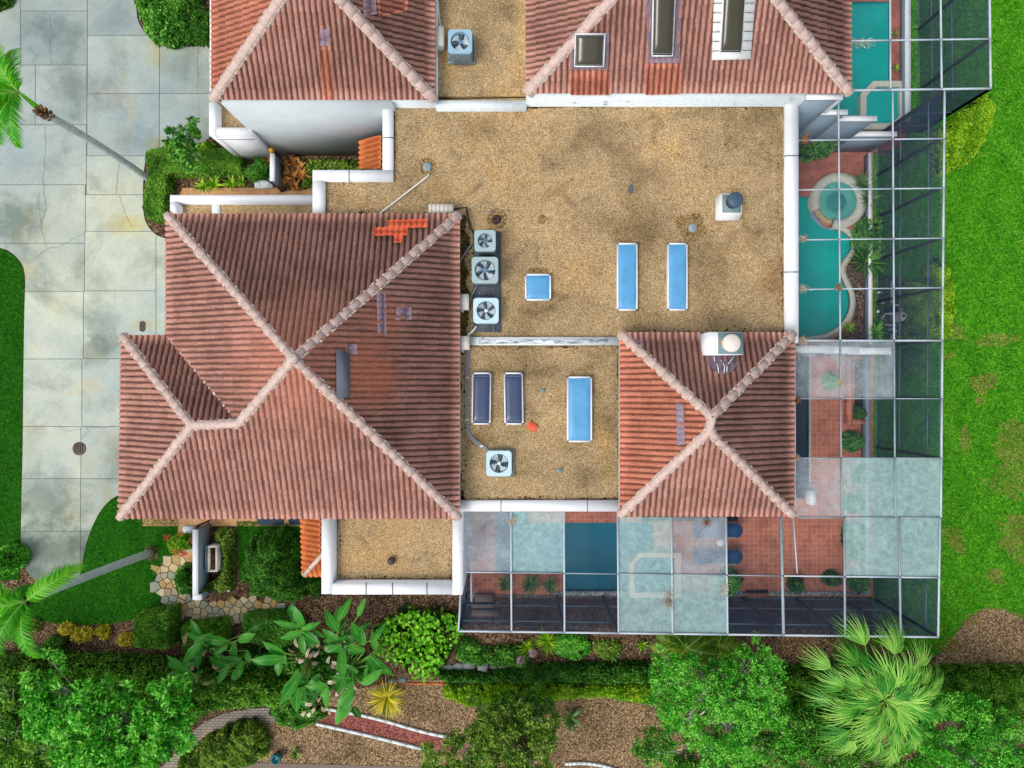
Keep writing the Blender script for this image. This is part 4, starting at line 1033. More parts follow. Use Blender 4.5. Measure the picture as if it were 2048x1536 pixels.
sk('tall narrow bright blue skylight, left of the pair in the middle of the gravel roof', 1234, 486, 1275, 621, 'sky_blue')
sk('tall narrow bright blue skylight, right of the pair in the middle of the gravel roof', 1335, 486, 1375, 621, 'sky_blue')
sk('tall navy skylight, left of the two dark ones beside the conduits', 943, 745, 981, 849, 'sky_navy', skew=1.5, inner=True)
sk('tall navy skylight, right of the two dark ones next to the loose orange tile', 1009, 745, 1047, 849, 'sky_navy', skew=-1.5, inner=True)
sk('broad bright blue skylight alone near the small hip roof', 1134, 753, 1184, 884, 'sky_blue')
def skp(label, pl, q, mat):
    o0 = Vector((0,0,H)); h = .2; pts = []
    for x, y in q:
        d = P(x, y, 0)-o0; t_ = (pl.o+pl.n*h-o0).dot(pl.n)/d.dot(pl.n); pts.append(o0+d*t_-pl.n*h)
    skylight(label, pts, pl.n, mat, bulge=.10, curb=.2, frame=.04, inner=True)
skp('square bronze-brown skylight at the left of the top right hip roof', plB, [(1148,134),(1208,134),(1211,67),(1150,67)], 'sky_brown')
skp('long bronze-brown skylight in the middle of the top right hip roof', plB, [(1303,113),(1346,113),(1352,-30),(1306,-30)], 'sky_brown')
skp('long bronze-brown skylight with a broad white surround on the top right hip roof', plB, [(1439,107),(1484,107),(1493,-30),(1447,-30)], 'sky_brown')
# ---------------------------------------------------------------- vents, drains, loose bits
def drain(label, x, y):
    t = thing('roof_drain', label, 'drain', P(x, y, zR), 'round ribbed drains on the gravel roof'); c = P(x, y, zR)
    m = MB(); m.lathe(c, [(.17, 0), (.17, .05), (.14, .09), (.03, .12)], 24); m.build('strainer', M['galv'], t)
    m = MB()
    for i in range(8): a = 2*math.pi*i/8; m.bar(c+Vector((.03*math.cos(a), .03*math.sin(a), .125)), c+Vector((.15*math.cos(a), .15*math.sin(a), .09)), .02, .03)
    m.build('strainer_rib', M['pad'], t)
drain('round ribbed metal drain at the upper end of the white slanting pipe', 855, 334)
drain('round ribbed metal drain above the right tall blue skylight', 1385, 456)
def stain(pts, mat, z=zR+.006): 
    m = MB(); m.poly([W(pts, z)], z); return m
m_wet = speckle('damp_roof_gravel', rgb(150,122,78), rgb(96,76,46), rgb(188,160,116), 27, .6, [(.3, g1(.85)), (.7, g1(1.05))], .5)
def blob(cx, cy, rx, ry, seed, n=40):
    r = np.random.default_rng(seed); ph = r.uniform(0, 6.28, 4); am = r.uniform(.03, .1, 4)
    return [(cx+rx*math.cos(a)*(1+sum(am[k]*math.sin((k+2)*a+ph[k]) for k in range(4))), cy+ry*math.sin(a)*(1+sum(am[k]*math.sin((k+2)*a+ph[k]) for k in range(4)))) for a in (2*math.pi*i/n for i in range(n))]
for i, b in enumerate([(855,332,17,17),(1383,454,30,28),(994,436,21,19),(1085,438,10,9),(1077,540,22,5),(1262,378,5,10)]):
    o = stain(blob(*b, i+3), m_wet, zR+.006+.001*i).build('damp_patch', m_wet if i != 5 else M['mat_dark'], house)
def ventpipe(label, x, y, r, h, mat='galv'):
    simple('vent_pipe', label, 'vent', lambda m: (m.lathe(P(x, y, zR), [(r*2.2, 0), (r*1.3, .03), (r, .05), (r, h), (r*.72, h), (r*.7, h-.08), (.01, h-.08)], 18)), mat, 'small vent pipes on the gravel roof')
ventpipe('short brown vent pipe in a damp ring above the row of three units', 993, 439, .09, .16, 'vent_brown')
ventpipe('tiny grey vent pipe between the dark and the broad blue skylight', 1086, 781, .045, .12)
ventpipe('tiny grey vent pipe near the bottom of the lower gravel roof', 1120, 941, .05, .12)
ventpipe('tiny pale vent pipe left of the brown vent above the units', 980, 426, .035, .1)
vt = thing('roof_vent', 'square white curb with a dark round exhaust cap on the gravel roof', 'roof vent', P(1460, 412, zR))
m = MB(); zt_ = zR+.50; a_, b_, c_, d_ = [P(x, y, zt_) for x, y in ((1443,387),(1484,387),(1484,427),(1443,427))]
bs = [P(x, y, zR) for x, y in ((1431,396),(1478,396),(1478,441),(1431,441))]
m.add([a_, b_, c_, d_]+bs, [(3,2,1,0),(0,1,5,4),(1,2,6,5),(2,3,7,6),(3,0,4,7)]); m.build('curb', M['flash_white'], vt)
m = MB(); m.pbox(1445, 389, 1482, 425, zt_+.03, zt_-.02); m.build('curb_plate', M['rust'], vt)
c_ = P(1464, 405, zt_); m = MB(); m.lathe(c_, [(.24, 0), (.24, .28), (.28, .30), (.28, .42), (.24, .46), (.01, .47)], 28); m.build('exhaust_cap', M['vent_dark'], vt)
simple('mushroom_vent', 'dark round mushroom vent in the middle of the lower left gravel roof', 'vent', lambda m: m.lathe(P(784, 1120, 4.4), [(.06, 0), (.06, .12), (.15, .13), (.14, .2), (.07, .25), (.01, .26)], 20), 'vent_brown')
simple('loose_roof_tile', 'single orange roof tile lying loose beside the dark skylight', 'roof tile', lambda m: [m.box(P(1065+k*math.cos(R(-37))*5.2-0, 853+k*math.sin(R(37))*5.2*1, zR+.035+(0.012 if k in (-1, 1) else 0)), (.10, .30, .04), R(-37)) for k in (-1.5, -.5, .5, 1.5)], 'tile_new')
m = MB()
# ---------------------------------------------------------------- screen cages
M['rail_grey'] = plain('rail_grey', rgb(92,110,124), .5, .08, 6)
zc = 4.7
def cage(name, label, loc):
    return thing(name, label, 'screen enclosure', loc)
def beam(t, a, b, w_=.055, mat='alu', z=zc, name='roof_beam'):
    m = MB(); pa_, pb_ = P(*a, z), P(*b, z); m.bar(pa_, pb_, w_*.72, .07); return m.build(name, M[mat], t)
def panel(t, q, mat, z=zc, name='screen_panel'):
    m = MB(); m.add([P(x, y, z-.035) for x, y in q], [(3,2,1,0)]); return m.build(name, M[mat], t)
cg = cage('screen_enclosure', 'large L-shaped pool cage wrapping the main house, some screen bays milky with grime', P(1500, 1000, 0))
xs = [1597, 1676.5, 1785, 1883]; ys = [183, 281, 380, 480, 579, 681, 797, 916, 1035]
xt = lambda j, y: {0: 1590, 1: 1676.5+(y-183)*.0075, 2: 1785+(y-183)*.006, 3: 1889-(y-183)*.009}[j]
def yl(i, x): 
    y = ys[i]; return y+((1597-x)*.012 if i < 5 else (x-1597)*.001)
right_states = {0:'ccc',1:'ccc',2:'ccc',3:'ccc',4:'ccc',5:'hhc',6:'ccc',7:'hmm'}
nm = {'c': 'scr_clear', 'h': 'scr_hazy', 'm': 'scr_milky'}
for i in range(8):
    for j in range(3):
        y0, y1 = ys[i], ys[i+1]; q = [(xt(j, y0), yl(i, xt(j, y0))), (xt(j+1, y0), yl(i, xt(j+1, y0))), (xt(j+1, y1), yl(i+1, xt(j+1, y1))), (xt(j, y1), yl(i+1, xt(j, y1)))]
        if i == 0 and j == 0: q[0] = (1700, 183); q[3] = (1597, q[3][1]); q = [(1597,190),(1676.5,187)]+q[2:]
        panel(cg, q, nm[right_states[i][j]])
for i in range(1, 9):
    for j in range(3): beam(cg, (xt(j, ys[i])+(7 if j == 0 else 0), yl(i, xt(j, ys[i]))), (xt(j+1, ys[i]), yl(i, xt(j+1, ys[i]))), .055 if i not in (5,) else .085, 'alu_grey' if i in (6, 7, 8) else 'alu')
for j in (1, 2, 3):
    for i in range(8): beam(cg, (xt(j, ys[i]), yl(i, xt(j, ys[i]))), (xt(j, ys[i+1]), yl(i+1, xt(j, ys[i+1]))), .06 if j < 3 else .085, 'alu_grey' if i >= 5 and j < 3 else 'alu')
bx = [921, 1022, 1128, 1235, 1343, 1452, 1562, 1688, 1798, 1880]
bx2 = [917, 1023, 1129, 1237, 1345, 1455, 1567, 1690, 1801, 1876]
yt = lambda x: 1024 if x < 1240 else 1034
ym = lambda x: 1144+(x-921)*.0115
yb = lambda x: 1262+(x-917)*.0125
r1s = 'hmcmhccmm'; r2s = 'cccmmcccc'
for j in range(9):
    a0, a1_ = bx[j], bx[j+1]; b0, b1 = bx2[j], bx2[j+1]; m0, m1 = (a0+b0)/2, (a1_+b1)/2
    panel(cg, [(a0, yt((a0+a1_)/2)), (a1_, yt((a0+a1_)/2)), (m1, ym(m1)), (m0, ym(m0))], nm[r1s[j]])
    panel(cg, [(m0, ym(m0)), (m1, ym(m1)), (b1, yb(b1)), (b0, yb(b0))], nm[r2s[j]])
    beam(cg, (m0, ym(m0)), (m1, ym(m1)), .05 if j < 6 else .07, 'alu' if j > 5 or j in (0,) else 'alu_grey')
    beam(cg, (b0, yb(b0)), (b1, yb(b1)), .085, 'alu')
for j in range(10):
    beam(cg, (bx[j] if j else 921, 1190 if j == 0 else yt(bx[j]-1)), (bx2[j], yb(bx2[j])), .085 if j not in (6,) else .13, 'alu' if j in (0,1,2,3,4,5,9) else 'alu_grey')
beam(cg, (1590, 690), (1590, 1034), .05, 'alu')
beam(cg, (1586, 1034), (1594, 1146), .05, 'alu')
# side walls: posts, rails and screens down to the ground
def xy(px, py, z=zc): p = P(px, py, z); return Vector((p.x, p.y, 0))
def sidewall(t, pts, rails=(1.9, 3.9), sections=True, mat='scr_side'):
    for i, p in enumerate(pts):
        m = MB(); m.bar(p+Vector((0,0,0.0)), p+Vector((0,0,zc-.04)), .09, .09); m.build('post', M['bronze'], t)
        if i+1 < len(pts):
            q = pts[i+1]; m = MB()
            for z in (.06,)+tuple(rails): m.bar(p+Vector((0,0,z)), q+Vector((0,0,z)), .045, .05)
            m.build('rail', M['rail_grey'], t)
            m = MB(); m.add([p+Vector((0,0,.03)), q+Vector((0,0,.03)), q+Vector((0,0,zc-.05)), p+Vector((0,0,zc-.05))], [(0,1,2,3)]); m.build('side_screen', M[mat], t)
e_pts = [xy(xt(3, y), yl(i, 1885)) for i, y in enumerate(ys) if i > 0]+[xy(1880, ym(1880)), xy(1876, yb(1876))]
e_pts = [xy(1888, 184)]+e_pts
for p in e_pts: p.x = e_pts[-1].x*.5+p.x*.5
sidewall(cg, e_pts)
s_pts = [xy(b, yb(b)) for b in bx2[:-1]]+[e_pts[-1]]
sidewall(cg, s_pts, (1.5, 3.5))
sidewall(cg, [xy(919, 1192), s_pts[0]], (1.5, 3.5))
cn = cage('screen_enclosure', 'neighbour\'s pool cage at the top right corner over the rectangular pool', P(1850, 0, 0))
nx = lambda j, y: {0: 1699, 1: 1780+(y)*.004, 2: 1881+(y)*.012, 3: 1979+(y)*.012}[j]
nyv = [-160, -60, 82, 181]
for i in range(3):
    for j in range(3):
        y0, y1 = nyv[i], nyv[i+1]; sl = lambda x: (1700-x)*.014
        panel(cn, [(nx(j,y0), y0+sl(nx(j,y0))), (nx(j+1,y0), y0+sl(nx(j+1,y0))), (nx(j+1,y1), y1+sl(nx(j+1,y1))), (nx(j,y1), y1+sl(nx(j,y1)))], 'scr_clear', zc+.1)
        beam(cn, (nx(j,y1), y1+sl(nx(j,y1))), (nx(j+1,y1), y1+sl(nx(j+1,y1))), .06 if i < 2 else .09, 'alu', zc+.1)
        if j: beam(cn, (nx(j,y0), y0+sl(nx(j,y0))), (nx(j,y1), y1+sl(nx(j,y1))), .07, 'alu', zc+.1)
        if j == 2: beam(cn, (nx(3,y0), y0+sl(nx(3,y0))), (nx(3,y1), y1+sl(nx(3,y1))), .09, 'alu', zc+.1)
np_ = [xy(nx(3, y), y-3.9) for y in reversed(nyv)]
sidewall(cn, np_, (1.0, 2.4))
sidewall(cn, [np_[0], xy(1889, 182)], (1.0, 2.4))
# ---------------------------------------------------------------- stepped stucco walls and low garden walls
def stepwall(label, Y, steps, th=.22):
    t = thing('garden_wall', label, 'wall', (steps[0][0], Y, 0))
    for x0, x1, h in steps:
        m = MB(); m.box(((x0+x1)/2, Y+th/2, h/2), (x1-x0, th, h)); m.build('wall_section', M['bluewall'], t)
        m = MB(); m.box(((x0+x1)/2+.03, Y+th/2, h+.045), (x1-x0+.06, th+.06, .07)); m.build('cap', M['white'], t)
stepwall('tall grey-blue stepped wall between the two pools', 10.3, [(10.62, 11.8, 5.9), (11.8, 12.75, 4.45), (12.75, 14.2, 3.8), (14.2, 15.9, 2.1)], .14)
stepwall('grey-blue stepped wall between the kidney pool and the tiled patio', 1.25, [(11.0, 12.6, 3.6), (12.6, 13.9, 3.0), (13.9, 15.6, 2.2)])
def lowwall(label, x0, y0, x1, y1, h, mat='white', cat='wall', name='low_wall'):
    t = thing(name, label, cat, P((x0+x1)/2, (y0+y1)/2, 0))
    m = MB(); m.pbox(x0, y0, x1, y1, h, 0); m.build('wall_body', M['bluewall'], t)
    m = MB(); m.pbox(x0-.7, y0-.7, x1+.7, y1+.7, h+.05, h+.002); m.build('cap', M[mat], t)
lowwall('long low white wall behind the plants beside the kidney pool', 1738, 306, 1744, 688, .5)
lowwall('long low grey wall between the patio planters and the side screen', 1732, 712, 1740, 1190, .5, 'alu_grey')
lowwall('narrow white wall along the neighbour\'s tiled patio', 1811, -200, 1821, 242, .5, 'white_worn')
simple('white_cabinet', 'small white cabinet at the edge of the hazy patio bay', 'cabinet', lambda m: (m.pbox(1620, 984, 1632, 1010, .75, .04), m.pbox(1619.4, 983.4, 1632.6, 1010.6, .79, .752)), 'white_clean')
simple('white_pillar', 'short white pillar at the left end of the patio wall', 'pillar', lambda m: (m.pbox(1617, 695, 1628, 710, 1.2, .04), m.pbox(1616, 694, 1629, 711, 1.27, 1.202)), 'white_clean')
# planters with terracotta coping
def lplanter(label, rects, h=.4):
    t = thing('planter', label, 'planter', P(rects[0][0], rects[0][1], 0))
    for r in rects:
        m = MB(); m.pbox(*r, h, .04); m.build('planter_wall', M['terra'], t)
lplanter('L-shaped terracotta planter wall on the right of the patio', [(1696,714,1706,848),(1706.2,838,1731,848)])
lplanter('small square terracotta planter with pink flowers under the milky bay', [(1698,922,1731,930),(1698,930.2,1705,974),(1705.2,968,1731,974)], .35)
simple('planter_soil', 'dark soil filling the small square planter of pink flowers', 'soil', lambda m: m.pbox(1705.5,930.5,1731,967.5,.3,.05), 'soil_dark')
# pool furniture
def lounger(label, y, lean):
    t = thing('sun_lounger', label, 'sun lounger', P(1430, y, 0), 'navy loungers on the patio')
    hw = 14
    m = MB(); m.pbox(1387, y-hw, 1447, y+hw, .42, .34); m.build('seat_cushion', M['navy'], t)
    a = P(1448, y, .40); z1 = .40+lean; b = P(1476, y, z1)
    m = MB(); m.bar(a, b, 2*hw/46, .08, Vector((0,0,1))); m.lathe(Vector((b.x-.10, b.y, b.z-.045)), [(hw/46, 0), (hw/46, .06), (.01, .07)], 24); m.build('backrest_cushion', M['navy'], t)
    m = MB()
    for s_ in (-hw, hw): m.bar(P(1388, y+s_, .34), P(1447, y+s_, .34), .03, .04); m.bar(P(1447, y+s_, .36), P(1472, y+s_, z1-.04), .03, .04)
    m.build('frame', M['alu_grey'], t)
    for x in (1391, 1444):
        for s_ in (-hw+1, hw-1):
            m = MB(); q = P(x, y+s_, .34); m.bar(Vector((q.x, q.y, .04)), q, .03, .03); m.build('leg', M['alu_grey'], t)
lounger('navy lounger nearer the small hip roof, above the round white table', 1061, .40)
lounger('navy lounger farther from the house, below the round white table', 1114, .36)
t = thing('side_table', 'small round white table between the two navy loungers', 'table', P(1440, 1086, 0))
m = MB(); m.lathe(P(1440, 1086, .44), [(.15, 0), (.15, .03), (.03, .035)], 24); m.build('table_top', M['white_clean'], t)
m = MB(); q = P(1440, 1086, .04); m.lathe((q.x, q.y, .04), [(.12, 0), (.12, .02), (.02, .03), (.02, .4)], 14); m.build('leg', M['alu'], t)
simple('doormat', 'dark rectangular doormat on the patio by the screen door', 'doormat', lambda m: m.pbox(1492, 1180, 1536, 1186, .07, .042), 'iron')
simple('bench', 'long dark bench against the eave of the small hip roof', 'bench', lambda m: (m.pbox(1281, 1034, 1476, 1042, .44, .38), [m.pbox(x, 1035, x+5, 1041, .378, .04) for x in (1284, 1345, 1408, 1469)]), 'iron')
simple('door_step', 'terracotta step outside the patio screen door', 'step', lambda m: m.pbox(1497, 1188, 1534, 1195, .12, .01), 'terra')
t = thing('garden_steps', 'three wooden garden steps inside the bottom left corner of the cage', 'steps', P(965, 1215, 0))
for x0, y0, x1, y1, z in ((950,1190,986,1204,.34),(943,1208,986,1216,.22),(943,1220,998,1233,.10)):
    m = MB(); m.pbox(x0, y0, x1, y1, z, 0); m.build('step', M['timber'], t)
# house side wall inside the cage (bottom left) : door and wall lamp
t = thing('white_post', 'white post at the corner of the lower left wall inside the cage', 'post', P(942, 1175, 0)); m = MB(); m.pbox(941, 1146, 944, 1203, 2.3, 2.2); m.build('rail', M['white_clean'], t); m = MB(); q = P(942.5, 1203, 2.3); m.bar(Vector((q.x, q.y, 0)), Vector((q.x, q.y, 2.2)), .08, .08); q = P(942.5, 1147, 2.3); m.bar(Vector((q.x, q.y, 0)), Vector((q.x, q.y, 2.2)), .08, .08); m.build('upright', M['white_clean'], t)
# pool pump set
pp = thing('pool_pump', 'pool pump and filter with white pipes behind the low wall', 'pool pump', P(1785, 640, 0))
c = P(1788, 635, 0); m = MB(); m.lathe((c.x, c.y, 0), [(.2, 0), (.22, .1), (.22, .6), (.17, .72), (.05, .78)], 24); m.build('filter_tank', M['box'], pp)
m = MB(); m.lathe((c.x, c.y, .76), [(.06, 0), (.06, .05), (.01, .06)], 10); m.build('tank_valve', M['iron'], pp)
c = P(1776, 622, 0); m = MB(); m.tube([(c.x-.2, c.y, .2), (c.x+.25, c.y, .2)], .12, 12); m.build('pump_motor', M['iron'], pp)
m = MB()
for q in ([(1790,610),(1799,610),(1799,619),(1788,619)],[(1798,619),(1809,619),(1811,623),(1801,623)],[(1762,638),(1770,628),(1779,627),(1785,630)],[(1776,618),(1783,626),(1787,632)],[(1768,649),(1790,651),(1787,640)],[(1776,659),(1788,658),(1793,663)],[(1783,560),(1783,606)],[(1783,668),(1783,680)]):
    m.tube([P(x, y, .25) for x, y in q], .045, 8)
m.build('pipe', M['pipe_w'], pp)
m = MB(); m.pbox(1764,604,1769,607,.3,0); m.pbox(1756,620,1760,625,.2,0); m.pbox(1758,583,1764,586,.25,0); m.build('valve', M['pipe_w'], pp)
m = MB(); m.pbox(1794,618,1803,626,.35,.02); m.build('timer_box', M['pot'], pp)
# ---------------------------------------------------------------- entrance walls, gates, lamps
t = thing('entrance_wall', 'freestanding white-topped wall between the red flower pot and the trough window', 'wall', P(395, 1125, 0))
zw = 1.4
m = MB(); m.pbox(386, 1060, 395, 1200, zw, 0); m.pbox(395.2, 1190, 403, 1200, zw, 0); m.build('wall_body', M['bluewall'], t)
m = MB(); m.pbox(385, 1059.5, 396, 1189, zw+.06, zw+.002); m.pbox(385, 1189.2, 404, 1200.5, zw+.06, zw+.002); m.build('cap', M['white_clean'], t)
t = thing('window_trough', 'cream-framed stone trough full of dark soil beside the entrance wall', 'trough', P(425, 1118, 0))
m = MB()
for r in ((416,1092,434,1095),(416,1141,434,1144),(431,1095.2,434,1140.8),(416,1095.2,418,1140.8)): m.pbox(*r, .95, 0)
m.build('trough_frame', M['box'], t); m = MB(); m.pbox(418.2,1095.2,430.8,1140.8,.8,.02); m.build('trough_soil', M['soil_dark'], t)
simple('window_shutter', 'narrow blue frame standing along the foot of the entrance wall', 'frame', lambda m: [m.pbox(*r, .9, .05) for r in ((410,1093,415,1095),(410,1143,415,1145),(413.5,1095.2,415,1142.8),(410,1095.2,411,1142.8))], 'galv')
def gate(label, a, b, z=1.6, n=7):
    t = thing('iron_gate', label, 'gate', P(*a, 0)); pa_, pb_ = P(*a, 0), P(*b, 0)
    m = MB()
    for zz_ in (.15, z-.1): m.bar(pa_+Vector((0,0,zz_)), pb_+Vector((0,0,zz_)), .04, .05)
    for q in (pa_, pb_): m.bar(q, q+Vector((0,0,z)), .05, .05)
    m.build('gate_frame', M['iron'], t)
    for i in range(1, n):
        q = pa_.lerp(pb_, i/n); m = MB(); m.bar(q+Vector((0,0,.15)), q+Vector((0,0,z-.1)), .02, .02); m.build('gate_bar', M['iron'], t)
gate('black iron gate standing between the eave and the entrance wall', (420, 1040), (419, 1050), 1.4, 4)
gate('black iron gate at the end of the yellow-lantern wall', (552, 374), (566, 384), 1.3, 4)
m = MB(); t = thing('entrance_wall', 'short white-topped wall carrying a yellow lantern among bronze plants', 'wall', P(545, 340, 0))
m = MB(); m.pbox(540, 307, 549, 362, 1.3, 0); m.build('wall_body', M['bluewall'], t); m = MB(); m.pbox(539.5, 306.5, 549.5, 362, 1.36, 1.302); m.build('cap', M['white_clean'], t)
def lantern(label, px, py, z, col_):
    t = thing('lantern', label, 'lantern', P(px, py, z)); c = P(px, py, z)
    m = MB(); m.lathe((c.x, c.y, z), [(.07, 0), (.1, .03), (.1, .2), (.12, .22), (.04, .3), (.01, .34)], 14); m.build('lamp_body', M[col_], t)
    m = MB(); m.tube([(c.x, c.y, z), (c.x+.1, c.y-.1, z-.25), (c.x+.3, c.y-.25, z-.5)], .02, 6); m.build('bracket', M['iron'], t)
lantern('round yellow lantern on the short wall near the orange entry roof', 546, 303, 1.37, 'gold')
simple('ground_slab', 'pale grey doorstep slab in front of the yellow-lantern wall', 'slab', lambda m: m.pbox(509, 356, 545, 376, .16, .03), 'white_worn')
simple('ground_slab', 'pale grey doorstep slab under the red flower pot', 'slab', lambda m: (m.pbox(365, 1053, 386, 1070, .16, .03), m.pbox(365, 1070.2, 386, 1102, .14, .03)), 'white_worn')
for lb, x in (('left of two dark slanted grates in the tan paving under the eave', 514), ('right of two dark slanted grates in the tan paving next to the orange awning', 576)):
    t = thing('area_grate', lb, 'grate', P(x+26, 1044, 0), 'dark grates under the eave')
    m = MB(); L = W([(x-6,1022),(x+54,1022),(x+54,1049),(x+5,1049)]); m.prism(L, .07, .026); m.build('grate_panel', M['fan_dark'], t)
# driveway covers, small spheres, stepping stone, pot
t = thing('manhole_cover', 'round brown manhole cover in the driveway', 'manhole cover', P(160, 897, 0)); c = P(160, 897, 0)
m = MB(); m.lathe((c.x, c.y, .046), [(.30, 0), (.30, .012), (.27, .014), (.02, .015)], 28); m.build('cover', M['vent_brown'], t)
m = MB(); [m.bar((c.x+d, c.y-.2, .065), (c.x+d, c.y+.2, .065), .02, .01) for d in (-.15, -.05, .05, .15)]; m.build('cover_rib', M['iron'], t)
m = MB(); m.prism(W([(280+6*(1+math.cos(a)), 653+ (5 if math.sin(a) > 0 else -5)+6*math.sin(a)) for a in (2*math.pi*i/20 for i in range(20))]), .058, .046)
tag(m.build('drain_cover', M['vent_brown']), 'small oblong brown utility cover near the garage eave', 'utility cover')
for lb, x, y in (('small white ball lamp beside the yellow-green shrub, upper of two', 462, 1117), ('small white ball lamp beside the yellow-green shrub, lower of two', 463, 1177)):
    t = thing('garden_lamp', lb, 'garden lamp', P(x, y, 0)); c = P(x, y, 0)
    m = MB(); m.tube([c, c+Vector((0,0,.25))], .015, 6); m.build('stake', M['alu_grey'], t)
    m = MB(); m.lathe((c.x, c.y, .25), [(.02, 0), (.05, .03), (.06, .06), (.05, .1), (.01, .12)], 12); m.build('lamp_globe', M['white_clean'], t)
simple('stepping_slab', 'square grey slab tilted at the edge of the hedge below the cage', 'slab', lambda m: m.box(P(966, 1333, .35), (.42, .40, .06), R(-12)), 'stone_grey')
simple('glazed_pot', 'teal glazed pot at the bottom edge beside a spiky plant', 'pot', lambda m: m.lathe(P(557, 1510, 0), [(.14, 0), (.22, .2), (.24, .4), (.2, .46), (.17, .45), (.14, .3), (.01, .28)], 22), 'teal_pot')
# rough rock edging between the beds
for i, (x, y, r) in enumerate([(878,1338,9),(896,1334,10),(916,1332,10),(938,1331,10),(986,1331,9),(1004,1334,9),(1024,1335,10),(1044,1334,8),(1064,1332,8),(1084,1331,8),(786,1362,6),(806,1360,7)]):
    c = P(x, y, 0); m = MB(); qq = np.random.default_rng(i+400); vs = []
    for j in range(4):
        for k in range(8): a = 2*math.pi*k/8; rr = r*k44*(1, .98, .85, .35)[j]*qq.uniform(.7, 1.25); vs.append((c.x+rr*1.5*math.cos(a), c.y+rr*.8*math.sin(a), (0, .05, .09, .12)[j]*qq.uniform(.9, 1.3)))
    m.add(vs, [(j*8+k, j*8+(k+1) % 8, (j+1)*8+(k+1) % 8, (j+1)*8+k) for j in range(3) for k in range(8)]+[tuple(24+k for k in range(8))])
    tag(m.build('rock', M['stone_grey']), 'grey rough edging rock '+('at the lower edge of the bed left of the grey slab' if x < 960 and x > 820 else 'in the row right of the tilted grey slab' if x > 960 else 'by the edging above the variegated clump'), 'rock', 'rocks edging the flower bed')
# flagstones: irregular packed pieces (cells of scattered points)
cen = [np.array(p) for p in smooth_open([(352,1122),(336,1140),(328,1172),(345,1205),(385,1222),(430,1222),(475,1214),(520,1218),(552,1222)], 3)]
q = np.random.default_rng(21); seeds = []
for _ in range(9000):
    x, y = q.uniform(308, 560), q.uniform(1115, 1250)
    d = min(math.hypot(x-p[0], y-p[1]) for p in cen)
    if d > 27: continue
    sp_ = 9+q.uniform(0, 7)
    if all(math.hypot(x-a, y-b) > (sp_+c_)/2*1.0 for a, b, c_ in seeds): seeds.append((x, y, sp_))
def cut(poly, n, c0):      # keep points with n.p <= c0
    out = []
    for i in range(len(poly)):
        a, b = poly[i], poly[(i+1) % len(poly)]; da, db = n[0]*a[0]+n[1]*a[1]-c0, n[0]*b[0]+n[1]*b[1]-c0
        if da <= 0: out.append(a)
        if (da < 0) != (db < 0): f = da/(da-db); out.append((a[0]+(b[0]-a[0])*f, a[1]+(b[1]-a[1])*f))
    return out
k = 0
for i, (x, y, r) in enumerate(seeds):
    d = min(math.hypot(x-p[0], y-p[1]) for p in cen)
    if d > 22 or (383 < x < 408 and y < 1203): continue
    poly = [(x-13, y-12), (x+13, y-12), (x+13, y+12), (x-13, y+12)]
    for a, b, _ in seeds:
        if (a, b) == (x, y) or abs(a-x) > 30 or abs(b-y) > 30: continue
        n = (a-x, b-y); L = math.hypot(*n); n = (n[0]/L, n[1]/L); poly = cut(poly, n, n[0]*(x+a)/2+n[1]*(y+b)/2-.75)
    if len(poly) < 3: continue
    m = MB(); m.prism(W(poly), .040+.008*(i % 3), .005); k += 1
    ci = int(q.integers(7)); cl = [rgb(206,188,146), rgb(184,174,142), rgb(214,192,146), rgb(160,162,146), rgb(200,164,108), rgb(190,170,140), rgb(220,204,168)][ci]; ky = str(cl); cn_ = ['tan', 'greyish-tan', 'sandy', 'grey', 'ochre', 'dull brown', 'pale cream'][ci]
    if ky not in MATS: MATS[ky] = plain('flagstone', cl, .85, .14, 5, dirt=(rgb(140,120,84), 3, .6))
    near = 'beside the front lawn' if x < 345 else ('below the entrance wall' if x < 440 else 'in front of the big round bush')
    tag(m.build('flagstone', MATS[ky]), cn_+' flagstone of the winding garden path '+near, 'flagstone', 'flagstones of the garden path')
# ---------------------------------------------------------------- vegetation
def unit(a): return a/np.maximum(1e-9, np.linalg.norm(a, axis=-1, keepdims=True))
def leaves(m, pos, L, wd, up=.6, rnd=None, dirs=None, fold=.0):
    n = len(pos)
    if n == 0: return
    nr = unit(rng.normal(size=(n, 3))*(1-up)+np.array([0, 0, up*1.6]))
    d = dirs if dirs is not None else rng.normal(size=(n, 3))
    d = unit(d-nr*np.sum(d*nr, 1, keepdims=True)); s = np.cross(nr, d)
    Lk = (L*rng.uniform(.6, 1.25, n))[:, None]; wk = Lk*wd/2
    a = pos-d*Lk*.5; b = pos+s*wk-d*Lk*.05; c = pos+d*Lk*.5+nr*Lk*(-.12); e = pos-s*wk-d*Lk*.05
    V = np.stack([a, b, c, e], 1).reshape(-1, 3)
    f = (np.arange(n)[:, None]*4+np.arange(4)[None, :])
    r = rng.uniform(0, 1, n) if rnd is None else rnd
    m.add(V, f, None, np.repeat(r, 4))
def pip(px, py, poly):
    ins = np.zeros(len(px), bool); n = len(poly)
    for i in range(n):
        x0, y0 = poly[i]; x1, y1 = poly[(i+1) % n]
        c = ((y0 > py) != (y1 > py)) & (px < (x1-x0)*(py-y0)/((y1-y0) if y1 != y0 else 1e-9)+x0)
        ins ^= c
    return ins
def edist(px, py, poly):
    d = np.full(len(px), 1e9); n = len(poly)
    for i in range(n):
        x0, y0 = poly[i]; x1, y1 = poly[(i+1) % n]; dx, dy = x1-x0, y1-y0; L2 = dx*dx+dy*dy+1e-12
        t_ = np.clip(((px-x0)*dx+(py-y0)*dy)/L2, 0, 1); d = np.minimum(d, np.hypot(px-x0-t_*dx, py-y0-t_*dy))
    return d
